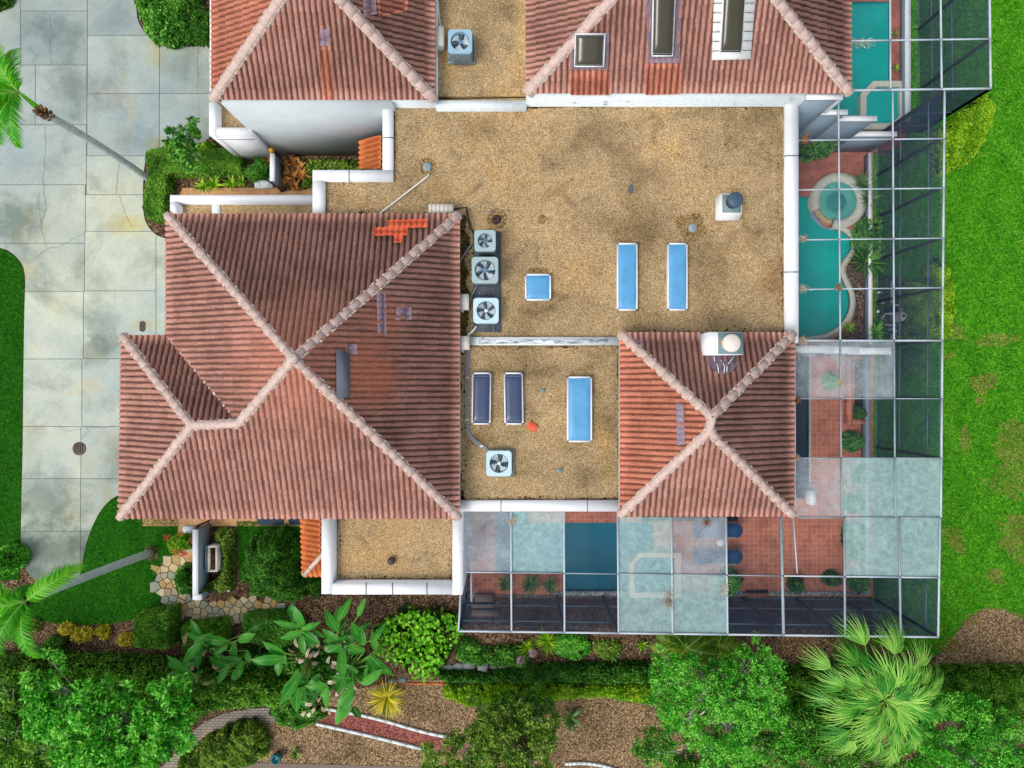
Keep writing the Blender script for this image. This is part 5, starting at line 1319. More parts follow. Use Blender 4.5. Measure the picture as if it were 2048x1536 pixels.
def lump(x, y, sc, seed):
    q = np.random.default_rng(seed); v = 0
    for k in range(6):
        a = q.uniform(0, 6.28); f = sc*q.uniform(.6, 1.9); v = v+np.sin((x*math.cos(a)+y*math.sin(a))*f+q.uniform(0, 6.28))
    return v/6
def bush(name, label, cat, pts, h, n, leaf, mat, wd=.5, dome=.6, rough=.15, parent_group=None, z0=0.0, core=True, up=.55, seed=1, zpx=None, openness=0.0, sm=1, part='foliage', top=None):
    """pts: outline in photo pixels measured at height zpx (default .6 h)"""
    zp_ = zpx if zpx is not None else h*.6
    if sm:
        pq_ = smooth_loop(pts, max(sm, 2)); cxx = sum(p[0] for p in pq_)/len(pq_); cyy = sum(p[1] for p in pq_)/len(pq_); rj = np.random.default_rng(seed+900)
        pts = [(cxx+(p[0]-cxx)*(1+j_), cyy+(p[1]-cyy)*(1+j_)) for p, j_ in zip(pq_, rj.normal(0, .05, len(pq_)))]
    poly = W(pts, zp_); X = [p[0] for p in poly]; Y = [p[1] for p in poly]
    t = thing(name, label, cat, (sum(X)/len(X), sum(Y)/len(Y), z0), parent_group)
    leaf *= 1.25; up = up*.75
    m = MB(); N = int(n*1.9)+50
    x = rng.uniform(min(X), max(X), N); y = rng.uniform(min(Y), max(Y), N); area = (max(X)-min(X))*(max(Y)-min(Y))
    k = pip(x, y, poly); x, y = x[k], y[k]
    d = edist(x, y, poly); Hh = h*(1-(1-np.clip(d/dome, 0, 1))**2.2*.75)+lump(x, y, 2.2/max(.4, dome), seed)*rough*1.4+lump(x, y, 9, seed+5)*rough*1.1+lump(x, y, 22, seed+6)*leaf*.8
    dep = rng.exponential(leaf*.9, len(x)); z = np.maximum(.04, Hh-dep)
    side = (d < leaf*2.5) & (rng.uniform(size=len(x)) < .75); z[side] = rng.uniform(.03, 1, side.sum())*Hh[side]
    if openness > 0:
        g = lump(x, y, 3.4, seed+11)+.5*lump(x, y, 11, seed+13); kk = g > (-1+openness*1.3)*.5+.0-.25; x, y, z = x[kk], y[kk], z[kk]
    pos = np.stack([x, y, z+z0], 1)+rng.normal(0, leaf*.2, (len(x), 3))
    rn_ = np.clip(rng.uniform(0, 1, len(pos))*.8+.2+lump(pos[:, 0], pos[:, 1], 5, seed+21)*.35, 0, 1)
    leaves(m, pos, leaf, wd, up, rn_)
    m.build(part, M[mat], t)
    if core:
        c = MB(); cx_, cy_ = sum(X)/len(X), sum(Y)/len(Y)
        rng2 = np.random.default_rng(seed); mm = MB()
        k2 = max(8, int(len(x)/1200))
        xs_, ys_ = rng2.uniform(min(X), max(X), 3000), rng2.uniform(min(Y), max(Y), 3000)
        kk = pip(xs_, ys_, poly); xs_, ys_ = xs_[kk], ys_[kk]; dd = edist(xs_, ys_, poly); kk = dd > min(.12, dome*.3); xs_, ys_ = xs_[kk][:70], ys_[kk][:70]
        for a, b in zip(xs_, ys_):
            hh = h*.72; mm.tube([(a, b, z0), (a+random.uniform(-.06, .06), b+random.uniform(-.06, .06), z0+hh*.5), (a+random.uniform(-.15, .15), b+random.uniform(-.15, .15), z0+hh)], [.02, .015, .008], 4)
        # added dark crossed slats below the leaf shell, blocking light inside the bush
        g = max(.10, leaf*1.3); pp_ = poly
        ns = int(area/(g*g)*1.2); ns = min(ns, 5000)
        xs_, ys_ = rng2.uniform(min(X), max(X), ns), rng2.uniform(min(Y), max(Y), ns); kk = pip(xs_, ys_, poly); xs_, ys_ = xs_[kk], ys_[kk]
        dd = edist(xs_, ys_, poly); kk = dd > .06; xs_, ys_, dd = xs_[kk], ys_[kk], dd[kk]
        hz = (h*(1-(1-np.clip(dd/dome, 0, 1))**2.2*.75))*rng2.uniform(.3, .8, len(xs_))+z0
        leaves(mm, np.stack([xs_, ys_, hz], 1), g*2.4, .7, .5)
        mm.build('branches', M['twig_core'], t)
    return t
def limb(m, a, b, r0, r1, bend=.12, n=4):
    a, b = Vector(a), Vector(b); L = (b-a).length; off = Vector((random.uniform(-1, 1), random.uniform(-1, 1), random.uniform(-.3, .6)))*L*bend
    pts = [a.lerp(b, i/n)+off*math.sin(math.pi*i/n) for i in range(n+1)]
    m.tube(pts, [r0+(r1-r0)*i/n for i in range(n+1)], 6); return pts
def tree(name, label, base, crown, z, rx, ry, rz, nclump, per, leaf, mat, bark='bark', wd=.4, clump=.42, tr=.10, seed=1, up=.4, flat=.6, trunks=1, cat='tree', hole=0, grp=None, sub=3):
    """base/crown centre in photo pixels (crown at height z); radii in metres"""
    q = np.random.default_rng(seed); random.seed(seed)
    b0 = P(*base, 0); c0_ = P(*crown, z); t = thing(name, label, cat, b0, grp)
    cl = []
    tries = 0
    while len(cl) < nclump and tries < nclump*30:
        tries += 1
        d = q.normal(size=3); d /= np.linalg.norm(d); r = q.uniform(.45, 1)**.5
        an = math.atan2(d[1], d[0]); sc_ = 1+.22*math.sin(3*an+seed)+.16*math.sin(5*an+seed*2.3)+.10*math.sin(9*an+seed)
        p = np.array([d[0]*rx*r*sc_, d[1]*ry*r*sc_, abs(d[2])*rz*r*(1 if q.uniform() < .8 else -.5)])
        if lump(np.array([p[0]]), np.array([p[1]]), 2.6/max(rx, .5)*2, seed+3)[0] < -.28+hole*.2 and q.uniform() < .8: continue
        cl.append(p+np.array(tuple(c0_)))
    tm = MB(); fork = []
    for k in range(trunks):
        off = Vector((q.normal()*.08, q.normal()*.08, 0)) if trunks > 1 else Vector((0, 0, 0))
        tgt = c0_+Vector((q.normal()*rx*.3, q.normal()*ry*.3, -rz*.55)) if trunks > 1 else c0_+Vector((0, 0, -rz*.7))
        fork.append(limb(tm, b0+off, tgt, tr, tr*.55, .08)[-1])
    tm.build('trunk', M[bark], t)
    bm = MB(); lm = MB()
    hubs = []
    for k in range(max(4, nclump//8)):
        p = Vector(cl[int(q.integers(len(cl)))]); f = fork[k % len(fork)]; m_ = f.lerp(p, .6)+Vector((0, 0, -rz*.1)); limb(bm, f, m_, tr*.5, tr*.22); hubs.append(m_)
    P_ = []; Rn = []; D = []
    for p in cl:
        pv = Vector(p); hb = min(hubs, key=lambda h_: (h_-pv).length); limb(bm, hb, pv+Vector((0, 0, .06 if q.uniform() < .2 else -.08)), min(.02, tr*.2), .006, .1, 3)
        tone = q.uniform(-.25, .25)
        for s_ in range(sub):
            cc_ = p+q.normal(size=3)*clump*.55*np.array([1, 1, flat]); k = per//sub
            o = q.normal(size=(k, 3)); o = unit(o)*(q.uniform(.15, 1, (k, 1))**.6)*clump*.62*np.array([1, 1, flat])
            P_.append(cc_+o); Rn.append(np.clip(q.uniform(0, 1, k)+tone, 0, 1)); D.append(o+np.array([0, 0, .05]))
    leaves(lm, np.concatenate(P_), leaf*1.25, wd, up*.8, np.concatenate(Rn), np.concatenate(D)+q.normal(size=(sum(len(a) for a in P_), 3))*clump*.35)
    bm.build('branches', M[bark], t); lm.build('foliage', M[mat], t); return t
# ---- strap-leaved and palm shapes
def blade_strip(m, base, d, L, wd, droop, n=6, rn=None, fold=.0, twist=0.0, tipw=.05, midw=None):
    """arching strap leaf; d = horizontal direction angle; droop: 0 stiff .. 1 arched over"""
    base = Vector(base); dh = Vector((math.cos(d), math.sin(d), 0)); sd = Vector((-math.sin(d), math.cos(d), 0)); vs = []; elev = random.uniform(.5, 1.1)
    p = base.copy(); a = elev
    for i in range(n+1):
        f = i/n; w_ = wd*(.55+.9*math.sin(math.pi*min(1, f*1.05+.12))) * (1-f**3)+.002
        vs += [p-sd*w_/2, p+sd*w_/2]
        st = L/n; p = p+dh*math.cos(a)*st+Vector((0, 0, math.sin(a)*st)); a -= droop*1.9/n*(.5+f)
    m.add(vs, [(2*i, 2*i+2, 2*i+3, 2*i+1) for i in range(n)], None, np.full(len(vs), random.random() if rn is None else rn))
    return p
def spiky(name, label, cat, x, y, rpx, n, mat, h=.3, wd=.05, droop=.6, grp=None, z0=0.0, zpx=None, heads=None):
    c = P(x, y, zpx if zpx is not None else h); c.z = z0
    t = thing(name, label, cat, c, grp); m = MB(); k = 1/44.94*(H-h)/H
    for hx, hy, s_ in (heads or [(0, 0, 1)]):
        for i in range(n):
            a = 2*math.pi*(i+random.random()*.8)/n; L = rpx*k*random.uniform(.75, 1.25)*s_*1.12
            blade_strip(m, c+Vector((hx*k, -hy*k, h*.4)), a, L, wd*random.uniform(.8, 1.2), droop*random.uniform(.6, 1.2))
    m.build('leaves', M[mat], t)
    mm = MB(); mm.tube([c, c+Vector((0, 0, h*.45+.02))], [.06, .04], 7); mm.build('stem', M['bark_brown'], t); return t
def frond(m, rib, base, az, L, el=.6, droop=1.2, lw=.35, nl=34, leafw=.03, rn=.5, sweep=.8):
    p = Vector(base); dh = Vector((math.cos(az), math.sin(az), 0)); sd = Vector((-math.sin(az), math.cos(az), 0)); a = el; pts = []
    for i in range(nl+1):
        pts.append((p.copy(), a)); st = L/nl; p = p+dh*math.cos(a)*st+Vector((0, 0, math.sin(a)*st)); a -= droop/nl
    rib.tube([q[0] for q in pts[::4]], [.022*(1-.8*i/len(pts[::4])) for i in range(len(pts[::4]))], 5)
    for i in range(3, nl):
        f = i/nl; ll = lw*math.sin(math.pi*min(1, .18+f*.80))**.7*random.uniform(.85, 1.1); q0, aa = pts[i]; fw = dh*math.cos(aa)+Vector((0, 0, math.sin(aa)))
        for sg in (-1, 1):
            dr = (sd*sg+fw*sweep+Vector((0, 0, random.uniform(-.1, .25)))).normalized(); mid = q0+dr*ll*.5; tip = q0+dr*ll+Vector((0, 0, -ll*random.uniform(.15, .45)))
            m.add([q0-fw*leafw*.5, q0+fw*leafw*.5, mid+fw*leafw*.5, mid-fw*leafw*.5, tip], [(0,1,2,3), (3,2,4)], None, np.full(5, min(1, max(0, rn+random.uniform(-.3, .3)))))
def fanleaf(m, rib, base, az, petiole, rad, el=.35, rn=.5, nseg=26, spread=2.5, droop=.5):
    b = Vector(base); dh = Vector((math.cos(az), math.sin(az), 0)); sd = Vector((-math.sin(az), math.cos(az), 0)); up = Vector((0,0,1))
    hub = b+dh*petiole*math.cos(el)+up*petiole*math.sin(el)*.7; rib.tube([b, b.lerp(hub, .5)+up*.08, hub], [.025, .02, .015], 5)
    tilt = el-.55
    fx = dh*math.cos(tilt)+up*math.sin(tilt); tw = random.uniform(-.25, .25); sx = sd*math.cos(tw)+up*math.sin(tw)
    for i in range(nseg):
        f = (i+.5)/nseg-.5; a = f*spread; d = fx*math.cos(a)+sx*math.sin(a); s_ = (fx*-math.sin(a)+sx*math.cos(a)); L = rad*(1-.35*abs(f*2)**2)*random.uniform(.9, 1.1)
        w1 = rad*spread/nseg*.5; zz = (.025 if i % 2 else 0)
        wd_ = Vector((-.16, .05, 0)); p1 = hub+d*L*.45+up*zz; p2 = hub+d*L*.78-up*(L*.08*droop*2)+s_*random.uniform(-.04, .04)+wd_*.4; p3 = hub+d*L*1.12-up*L*droop*random.uniform(.3, .8)+s_*random.uniform(-.10, .10)+wd_
        r_ = min(1, max(0, rn+random.uniform(-.3, .3)+(.3 if abs(f) < .12 else 0)))
        m.add([hub, p1-s_*w1*.42, p1+s_*w1*.42, p2-s_*w1*.30, p2+s_*w1*.30, p3], [(0,1,2),(1,3,4,2),(3,5,4)], None, np.array([min(1, r_+.2), r_, r_, r_, r_, r_]))
def bigleaf(m, rib, base, hub, az, L, wd, rn=.5, droop=.35, fold=.25):
    """paddle leaf with a folded midrib, starting at hub"""
    hub = Vector(hub); rib.tube([Vector(base), Vector(base).lerp(hub, .5)+Vector((0,0,.15)), hub], [.022, .018, .012], 5)
    dh = Vector((math.cos(az), math.sin(az), 0)); sd = Vector((-math.sin(az), math.cos(az), 0)); p = hub.copy(); a = random.uniform(.15, .5); n = 8; row = []; rp = []
    roll = random.uniform(-.5, .5)
    for i in range(n+1):
        f = i/n; w_ = wd*.5*(math.sin(math.pi*(f*.93+.06))**.55)*(1-f**6)+.004; sdr = sd*math.cos(roll)+Vector((0,0,math.sin(roll)))
        up = Vector((0, 0, 1)); j1, j2 = (random.uniform(.88, 1.05) for _ in range(2))
        row += [p-sdr*w_*j1+up*w_*fold, p, p+sdr*w_*j2+up*w_*fold]; rp.append(p+up*.006)
        st = L/n; p = p+dh*math.cos(a)*st+up*math.sin(a)*st; a -= droop*2.2/n
    m.add(row, [(3*i, 3*i+3, 3*i+4, 3*i+1) for i in range(n)]+[(3*i+1, 3*i+4, 3*i+5, 3*i+2) for i in range(n)], None, np.clip(np.full(len(row), rn)+rng.normal(0, .05, len(row)), 0, 1))
    rib.tube(rp, [.012*(1-.7*i/len(rp)) for i in range(len(rp))], 4)

# lawn blades (uncountable)
def blades(name, loop, n, L, mat, ztop=.012, dry=None, cut=None):
    poly = W(loop); X = [p[0] for p in poly]; Y = [p[1] for p in poly]; lx, hx, ly, hy = max(min(X), -24), min(max(X), 24), max(min(Y), -18), min(max(Y), 18)
    x = rng.uniform(lx, hx, n); y = rng.uniform(ly, hy, n); k = pip(x, y, poly); x, y = x[k], y[k]
    if cut is not None: kk = cut(x, y); x, y = x[kk], y[kk]
    m = MB(); leaves(m, np.stack([x, y, np.full(len(x), ztop)+rng.uniform(.01, .04, len(x))], 1), L, .28, .15, np.clip(rng.uniform(0, 1, len(x))*.7+.2+lump(x, y, 5, 3)*.18, 0, 1))
    o = m.build(name, M[mat]); o['kind'] = 'stuff'; return o
drypatch = lambda x, y: (lump(x*1.0, y*1.0, 1.1, 77)+.4*lump(x, y, 4, 9)) > .36
blades('grass', lawnR, 190000, .10, 'blade', cut=lambda x, y: x > 15.5)
def spots(x, y):
    s_ = np.zeros(len(x), bool)
    for px_, py_, rx, ry in ((2030,890,44,50),(2020,960,44,36),(2040,1070,44,50),(1990,680,40,14),(1990,1150,20,16),(1960,770,20,22),(1930,880,10,30),(1905,665,34,18),(1898,712,12,8),(2035,900,20,26),(2035,960,18,22),(2045,1075,18,34),(1982,760,12,18),(1905,1075,22,20),(1918,1095,12,12),(1960,800,10,8),(1900,1290,26,14),(1940,1240,24,10)):
        p = P(px_, py_, 0); s_ |= ((x-p.x)/(rx*k44))**2+((y-p.y)/(ry*k44))**2 < 1+.9*lump(x, y, 7, 2)
    return s_
blades('dry_grass', [(1880,500),(2100,500),(2100,1320),(1870,1320)], 160000, .09, 'blade_dry', .016, cut=lambda x, y: spots(x, y) & (rng.uniform(size=len(x)) < .45+.5*lump(x, y, 3, 8)))
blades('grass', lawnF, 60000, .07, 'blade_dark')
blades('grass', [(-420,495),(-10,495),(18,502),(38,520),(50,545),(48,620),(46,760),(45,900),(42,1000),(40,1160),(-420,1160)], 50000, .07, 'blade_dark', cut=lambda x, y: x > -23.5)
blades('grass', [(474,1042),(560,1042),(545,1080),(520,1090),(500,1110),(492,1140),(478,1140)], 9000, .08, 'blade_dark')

# ---- top left
bush('flowering_shrub', 'big rounded shrub with small orange flowers at the top edge beside the driveway', 'shrub', [(258,-30),(268,20),(282,56),(300,72),(340,76),(380,60),(388,10),(390,-60),(280,-70)], 1.6, 15000, .13, 'lf_mid', dome=.9, rough=.25, seed=3)
bush('clipped_hedge', 'dark trimmed hedge between the flowering shrub and the top left roof', 'hedge', [(330,40),(400,20),(430,20),(430,84),(330,84),(300,70)], .8, 9000, .08, 'lf_dark', dome=.3, seed=4, sm=0)
m = MB(); x = rng.uniform(268, 372, 160); y = rng.uniform(-20, 70, 160)
fl = bush('clipped_hedge', 'L-shaped trimmed hedge wrapping the mulch island by the entrance', 'hedge', [(292,305),(312,297),(480,298),(486,304),(486,348),(345,352),(341,362),(337,400),(334,446),(296,440),(288,420),(292,380),(300,350)], .75, 40000, .06, 'lf_hedge', dome=.10, rough=.012, seed=5, sm=0, up=.7)
tree('small_tree', 'small multi-stemmed tree leaning over the L-shaped hedge', (411,331), (372,292), 2.4, .62, .75, .6, 24, 70, .17, 'lf_mid', trunks=4, tr=.03, clump=.30, seed=12, cat='tree')
bush('leafy_plant', 'bright green leafy plant behind the L-shaped hedge', 'plant', [(400,286),(425,284),(432,298),(428,312),(404,310)], .5, 900, .16, 'lf_yellowgreen', dome=.3, seed=6)
for i, (x, y, r) in enumerate([(428,368,24),(462,366,22),(405,372,18),(482,362,14)]):
    spiky('lily_plant', ['wide strap-leaved lily in the mulch below the L-shaped hedge', 'strap-leaved lily nearest the tan paving corner', 'small strap-leaved lily at the left end of the mulch strip', 'small strap-leaved tuft at the right end of the mulch strip'][i], 'plant', x, y, r, 13, 'lf_yellowgreen', .25, .07, .8)
bush('fern_shrub', 'feathery green shrub left of the yellow-lantern wall', 'shrub', [(490,330),(500,316),(520,312),(538,320),(540,350),(520,358),(496,360),(488,346)], .8, 3800, .13, 'lf_mid', wd=.22, dome=.4, rough=.2, seed=7)
heads = [(560,330,20),(578,318,20),(594,330,24),(598,345,22),(560,352,24),(576,350,22),(530,312,14),(585,368,14)]
nmz = ['reddish-brown bromeliad right against the yellow lantern', 'golden-bronze bromeliad, topmost of the cluster right of the lantern wall', 'large golden bromeliad at the right side of the cluster', 'golden bromeliad with drooping leaves at the lower right of the cluster', 'dark bronze bromeliad leaning over the white wall top', 'dark maroon bromeliad in the middle of the cluster', 'coppery bromeliad left of the white wall', 'small maroon bromeliad nearest the white parapet']
for (x, y, r), nm_ in zip(heads, nmz): spiky('bromeliad', nm_, 'bromeliad', x, y, r, 14, 'lf_bronze', .7, .10, .75)
bush('low_shrub', 'low green and orange shrubs along the foot of the tall white wall', 'shrub', [(606,322),(640,318),(722,320),(722,338),(625,340),(622,372),(600,372),(606,350)], .5, 5200, .12, 'lf_olive', dome=.25, rough=.12, seed=8)
# ---- feather palms
def featherpalm(label, base, top, zt, nf, seed, azs=None, L=2.6, tr=.14, ctr=None):
    random.seed(seed); b = P(*base, 0); t_ = P(*top, zt); t = thing('palm_tree', label, 'palm tree', b, 'leaning feather palms')
    m = MB(); mid = b.lerp(t_, .5)+Vector((.12, .10, 0)); pts = []
    for i in range(15):
        f = i/14; p = b*(1-f)**2+mid*2*f*(1-f)+t_*f*f; pts.append(p)
    m.tube(pts, [tr*(1.12-.15*i/14+.012*(i % 2)) for i in range(15)], 12); m.build('trunk', M['bark_palm'], t)
    m = MB()
    for i in range(26):
        a = i*2.4; p = t_+Vector((0, 0, -.35+.6*i/26)); d = Vector((math.cos(a), math.sin(a), 1.0)).normalized(); m.bar(p+d*.04, p+d*(.26), .10, .04)
    m.build('boots', M['bark_brown'], t)
    lm, rb = MB(), MB(); ct = Vector(ctr) if ctr is not None else t_+Vector((0, 0, .45))
    if ctr is not None: m = MB(); m.tube([t_, t_.lerp(ct, .5)+Vector((0,0,.1)), ct], [tr*.8, tr*.6, tr*.35], 9); m.build('crown_shaft', M['lf_palm'], t)
    for i in range(nf):
        az = (azs[i % len(azs)] if azs else 2*math.pi*i/nf)+random.uniform(-.15, .15); el = random.uniform(.35, 1.2); frond(lm, rb, ct, az, L*random.uniform(.85, 1.15), el, 1.3+el*.7, .50, 60, .036, random.uniform(.35, .8))
    lm.build('fronds', M['lf_palm'], t); rb.build('frond_ribs', M['rib'], t); return t
R_ = R
featherpalm('tall leaning feather palm whose trunk crosses the top of the driveway', (303,362), (92,228), 7.4, 15, 5, [R(165),R(140),R(190),R(120),R(215),R(240),R(100),R(262),R(180),R(150)], L=1.9, tr=.13, ctr=P(40,186,8.0))
featherpalm('tall leaning feather palm rising from the front lawn toward the left edge', (302,1105), (70,1194), 6.9, 18, 6, [R(40),R(200),R(220),R(240),R(180),R(160),R(258),R(205),R(190),R(275)], L=2.1, tr=.15)
m = MB(); m.poly([W(blob(303, 1106, 15, 16, 3))], .028); tag(m.build('tree_ring', M['soil']), 'bare brown soil ring around the foot of the lower feather palm', 'soil ring')
# ---- entrance planting
t = bush('potted_plant', 'dark pot of green stems and red blossoms beside the entrance wall', 'potted plant', [(356,1072),(378,1068),(388,1082),(384,1098),(364,1104),(350,1096)], .9, 900, .12, 'lf_yellowgreen', dome=.3, seed=31, core=False)
c = P(371, 1085, .3); m = MB(); m.lathe((c.x, c.y, .15), [(.16, 0), (.22, .2), (.25, .38), (.2, .39), (.17, .3), (.01, .28)], 22); m.build('pot', M['pot'], t)
for x, y in [(363,1066),(332,1076),(384,1082),(386,1076),(362,1108),(370,1106),(366,1104),(352,1104),(334,1074)]:
    m = MB(); leaves(m, np.array([tuple(P(x, y, .95))])+rng.uniform(-.1, .1, (20, 3)), .08, .7, .6); m.build('blossom', M['lf_red'], t)
bush('airy_plant', 'airy yellow-green plant spilling onto the lawn left of the red flower pot', 'plant', [(335,1078),(356,1066),(362,1092),(352,1112),(338,1108),(330,1092)], .6, 500, .15, 'lf_yellowgreen', wd=.16, dome=.4, seed=33, core=False, openness=.3)
bush('loose_shrub', 'loose grey-green shrub over the flagstones left of the entrance wall', 'shrub', [(348,1140),(370,1132),(384,1136),(390,1156),(388,1180),(374,1196),(356,1190),(346,1166)], 1.0, 3200, .085, 'lf_mid', dome=.5, rough=.2, seed=34, openness=.25)
bush('yellow_green_shrub', 'narrow yellow-green shrub along the right side of the window trough', 'shrub', [(426,1060),(448,1058),(461,1070),(463,1100),(462,1180),(448,1186),(434,1178),(424,1166),(438,1152),(446,1130),(446,1098),(428,1086)], .8, 8500, .085, 'lf_olive', dome=.3, rough=.14, seed=35)
bush('round_shrub', 'small bright round potted shrub against the lower end of the entrance wall', 'shrub', [(402,1176),(414,1170),(420,1178),(416,1188),(404,1190)], 1.3, 700, .07, 'lf_yellowgreen', dome=.2, seed=36, z0=0.0)
bush('round_tree', 'very large dark round clipped bush left of the orange awning', 'bush', [(486,1100),(505,1078),(532,1066),(562,1062),(580,1075),(590,1100),(598,1130),(606,1150),(622,1170),(612,1196),(588,1212),(548,1212),(512,1200),(484,1182),(474,1150),(474,1120)], 2.0, 52000, .085, 'lf_dark', dome=1.2, rough=.2, seed=37, up=.5)
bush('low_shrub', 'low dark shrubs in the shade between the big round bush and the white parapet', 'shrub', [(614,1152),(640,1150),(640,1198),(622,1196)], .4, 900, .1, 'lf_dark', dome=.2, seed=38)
bush('clipped_hedge', 'square box-cut hedge at the lower edge of the front lawn', 'hedge', [(262,1236),(335,1222),(338,1232),(336,1302),(272,1300),(264,1290)], 1.25, 26000, .06, 'lf_hedge', dome=.10, rough=.02, seed=39, sm=0, zpx=1.25)
bush('clipped_hedge', 'smaller box-cut hedge under the broad leaves right of the square hedge', 'hedge', [(366,1248),(450,1238),(458,1262),(452,1300),(370,1302)], .9, 15000, .07, 'lf_hedge', dome=.10, rough=.03, seed=40, sm=0)
bush('round_shrub', 'glossy dark oval shrub below the flagstone path', 'shrub', [(482,1236),(510,1226),(560,1224),(600,1232),(606,1260),(600,1290),(560,1300),(510,1292),(484,1272)], 1.0, 17000, .075, 'lf_mid', dome=.4, rough=.12, seed=41)
cro = [(62,1254,16,'lf_olive','pale green croton at the left end of the lower bed'),(132,1262,18,'lf_yellow','yellow and green croton, second from the left in the lower bed'),(160,1272,20,'lf_yellow','orange-tinged yellow croton in the middle of the lower bed'),(202,1266,16,'lf_yellow','bright yellow croton under the lawn edge'),(250,1280,15,'lf_yellow','yellow croton touching the square hedge')]
for i, (x, y, r, mt, lb) in enumerate(cro):
    bush('croton', lb, 'plant', blob(x, y, r, r*.8, i+50, 12), .5, 330, .13, mt, dome=.3, rough=.15, seed=50+i, core=False, wd=.38)
bush('loose_shrub', 'thin-stemmed green shrub rising at the left of the long bottom hedge', 'shrub', blob(88, 1304, 22, 22, 61, 12), 1.5, 2600, .09, 'lf_mid', dome=.6, rough=.2, seed=60)
# ---- bottom hedges and trees
bush('long_hedge', 'long rough dark hedge running along the bottom left', 'hedge', [(-30,1322),(100,1318),(240,1322),(340,1330),(520,1345),(620,1375),(640,1400),(560,1412),(440,1415),(380,1450),(330,1500),(280,1560),(-40,1600)], 1.7, 90000, .10, 'lf_hedge', dome=.35, rough=.22, seed=62, sm=0, up=.5)
bush('hedge_shrub', 'yellow-green mossy shrub at the bottom edge inside the curve of the cobble path', 'shrub', [(470,1452),(500,1450),(525,1462),(534,1490),(524,1520),(480,1540),(390,1545),(340,1545),(380,1500),(430,1468)], 1.0, 21000, .085, 'lf_olive', dome=.5, rough=.2, seed=63)
bush('hanging_shrub', 'light green shrub bridging the cobble path and the red gravel', 'shrub', [(532,1400),(560,1392),(600,1396),(640,1402),(648,1432),(630,1452),(590,1462),(556,1452),(536,1430)], .7, 7800, .08, 'lf_mid', dome=.4, rough=.15, seed=64, openness=.1)
tree('broadleaf_tree', 'big bright green tree with pale bare branches at the bottom left', (345,1470), (215,1450), 5.0, 3.1, 2.0, 1.3, 180, 170, .16, 'lf_bright', tr=.14, clump=.42, seed=70, up=.45)
bush('sunlit_hedge_top', 'creeping hedge with sunlight put into its bright leaf colour, along the top of the straw mulch area', 'hedge', [(895,1365),(960,1364),(1100,1366),(1260,1370),(1310,1366),(1320,1400),(1270,1408),(1200,1392),(1130,1398),(1100,1412),(1060,1400),(1000,1412),(930,1415),(900,1392)], .5, 26000, .10, 'lf_yellowgreen', dome=.25, rough=.16, seed=71, sm=1)  # lit top of the hedge, sunlight painted as brighter leaves
bush('shaded_hedge', 'hedge face with shade put into its dark leaf colour between the flower bed and the creeping hedge', 'hedge', [(850,1345),(960,1350),(1080,1334),(1300,1330),(1320,1366),(1100,1364),(900,1364)], .8, 26000, .10, 'lf_dark', dome=.2, rough=.12, seed=72, sm=0)  # north face of the same hedge, its shade painted as darker leaves
tree('mossy_tree', 'mossy shrub-like tree with grey twigs at the bottom centre', (1010,1500), (1000,1500), 3.4, 2.4, 1.9, 1.1, 120, 210, .12, 'lf_olive', tr=.10, clump=.38, seed=73, hole=1, trunks=3)
tree('mossy_tree', 'small fine-leaved tree right above the bottom centre tree beside the hedge', (1080,1450), (1040,1420), 2.0, 1.5, .8, .5, 34, 120, .11, 'lf_mid', tr=.05, clump=.32, seed=74, hole=1, trunks=2)
tree('forked_tree', 'large fine-leaved tree with pale forked trunks left of the fan palm', (1510,1500), (1440,1400), 4.4, 2.7, 2.0, 1.0, 190, 170, .10, 'lf_bright', tr=.11, clump=.34, seed=75, trunks=4)
tree('broadleaf_tree', 'dark lower tree under the forked tree at the bottom edge', (1440,1530), (1420,1510), 2.6, 2.6, 1.2, .8, 100, 220, .11, 'lf_mid', tr=.08, clump=.38, seed=76)
tree('broadleaf_tree', 'dense green tree in the bottom right corner', (1960,1560), (1935,1500), 4.2, 3.0, 2.1, 1.3, 210, 240, .10, 'lf_bright', tr=.13, clump=.40, seed=77)
tree('broadleaf_tree', 'low dark-green tree between the forked tree and the corner tree', (1690,1540), (1660,1500), 2.6, 2.2, 1.3, .8, 110, 220, .10, 'lf_mid', tr=.09, clump=.38, seed=78)
bush('long_hedge', 'long dark hedge running right from the fan palm to the photo edge', 'hedge', [(1500,1345),(1700,1340),(1880,1341),(2120,1340),(2120,1440),(1900,1436),(1700,1440),(1560,1430),(1500,1400)], 1.35, 62000, .085, 'lf_hedge', dome=.35, rough=.10, seed=79, sm=0, up=.5)
tree('broadleaf_tree', 'light feathery shrub tree between the forked tree and the fan palm', (1600,1500), (1590,1470), 2.4, 1.5, 1.0, .7, 50, 170, .10, 'lf_bright', tr=.06, clump=.34, seed=171, trunks=2)
tree('broadleaf_tree', 'dark bushy tree at the left photo edge beside the big bright tree', (40,1500), (20,1450), 3.0, 2.6, 2.2, .9, 110, 200, .11, 'lf_hedge', tr=.08, clump=.40, seed=172)
tree('mossy_tree', 'small bright shrub tree at the bottom edge right of the straw mulch', (1310,1520), (1330,1500), 2.0, .8, .8, .5, 24, 120, .10, 'lf_bright', tr=.05, clump=.3, seed=173, trunks=2)
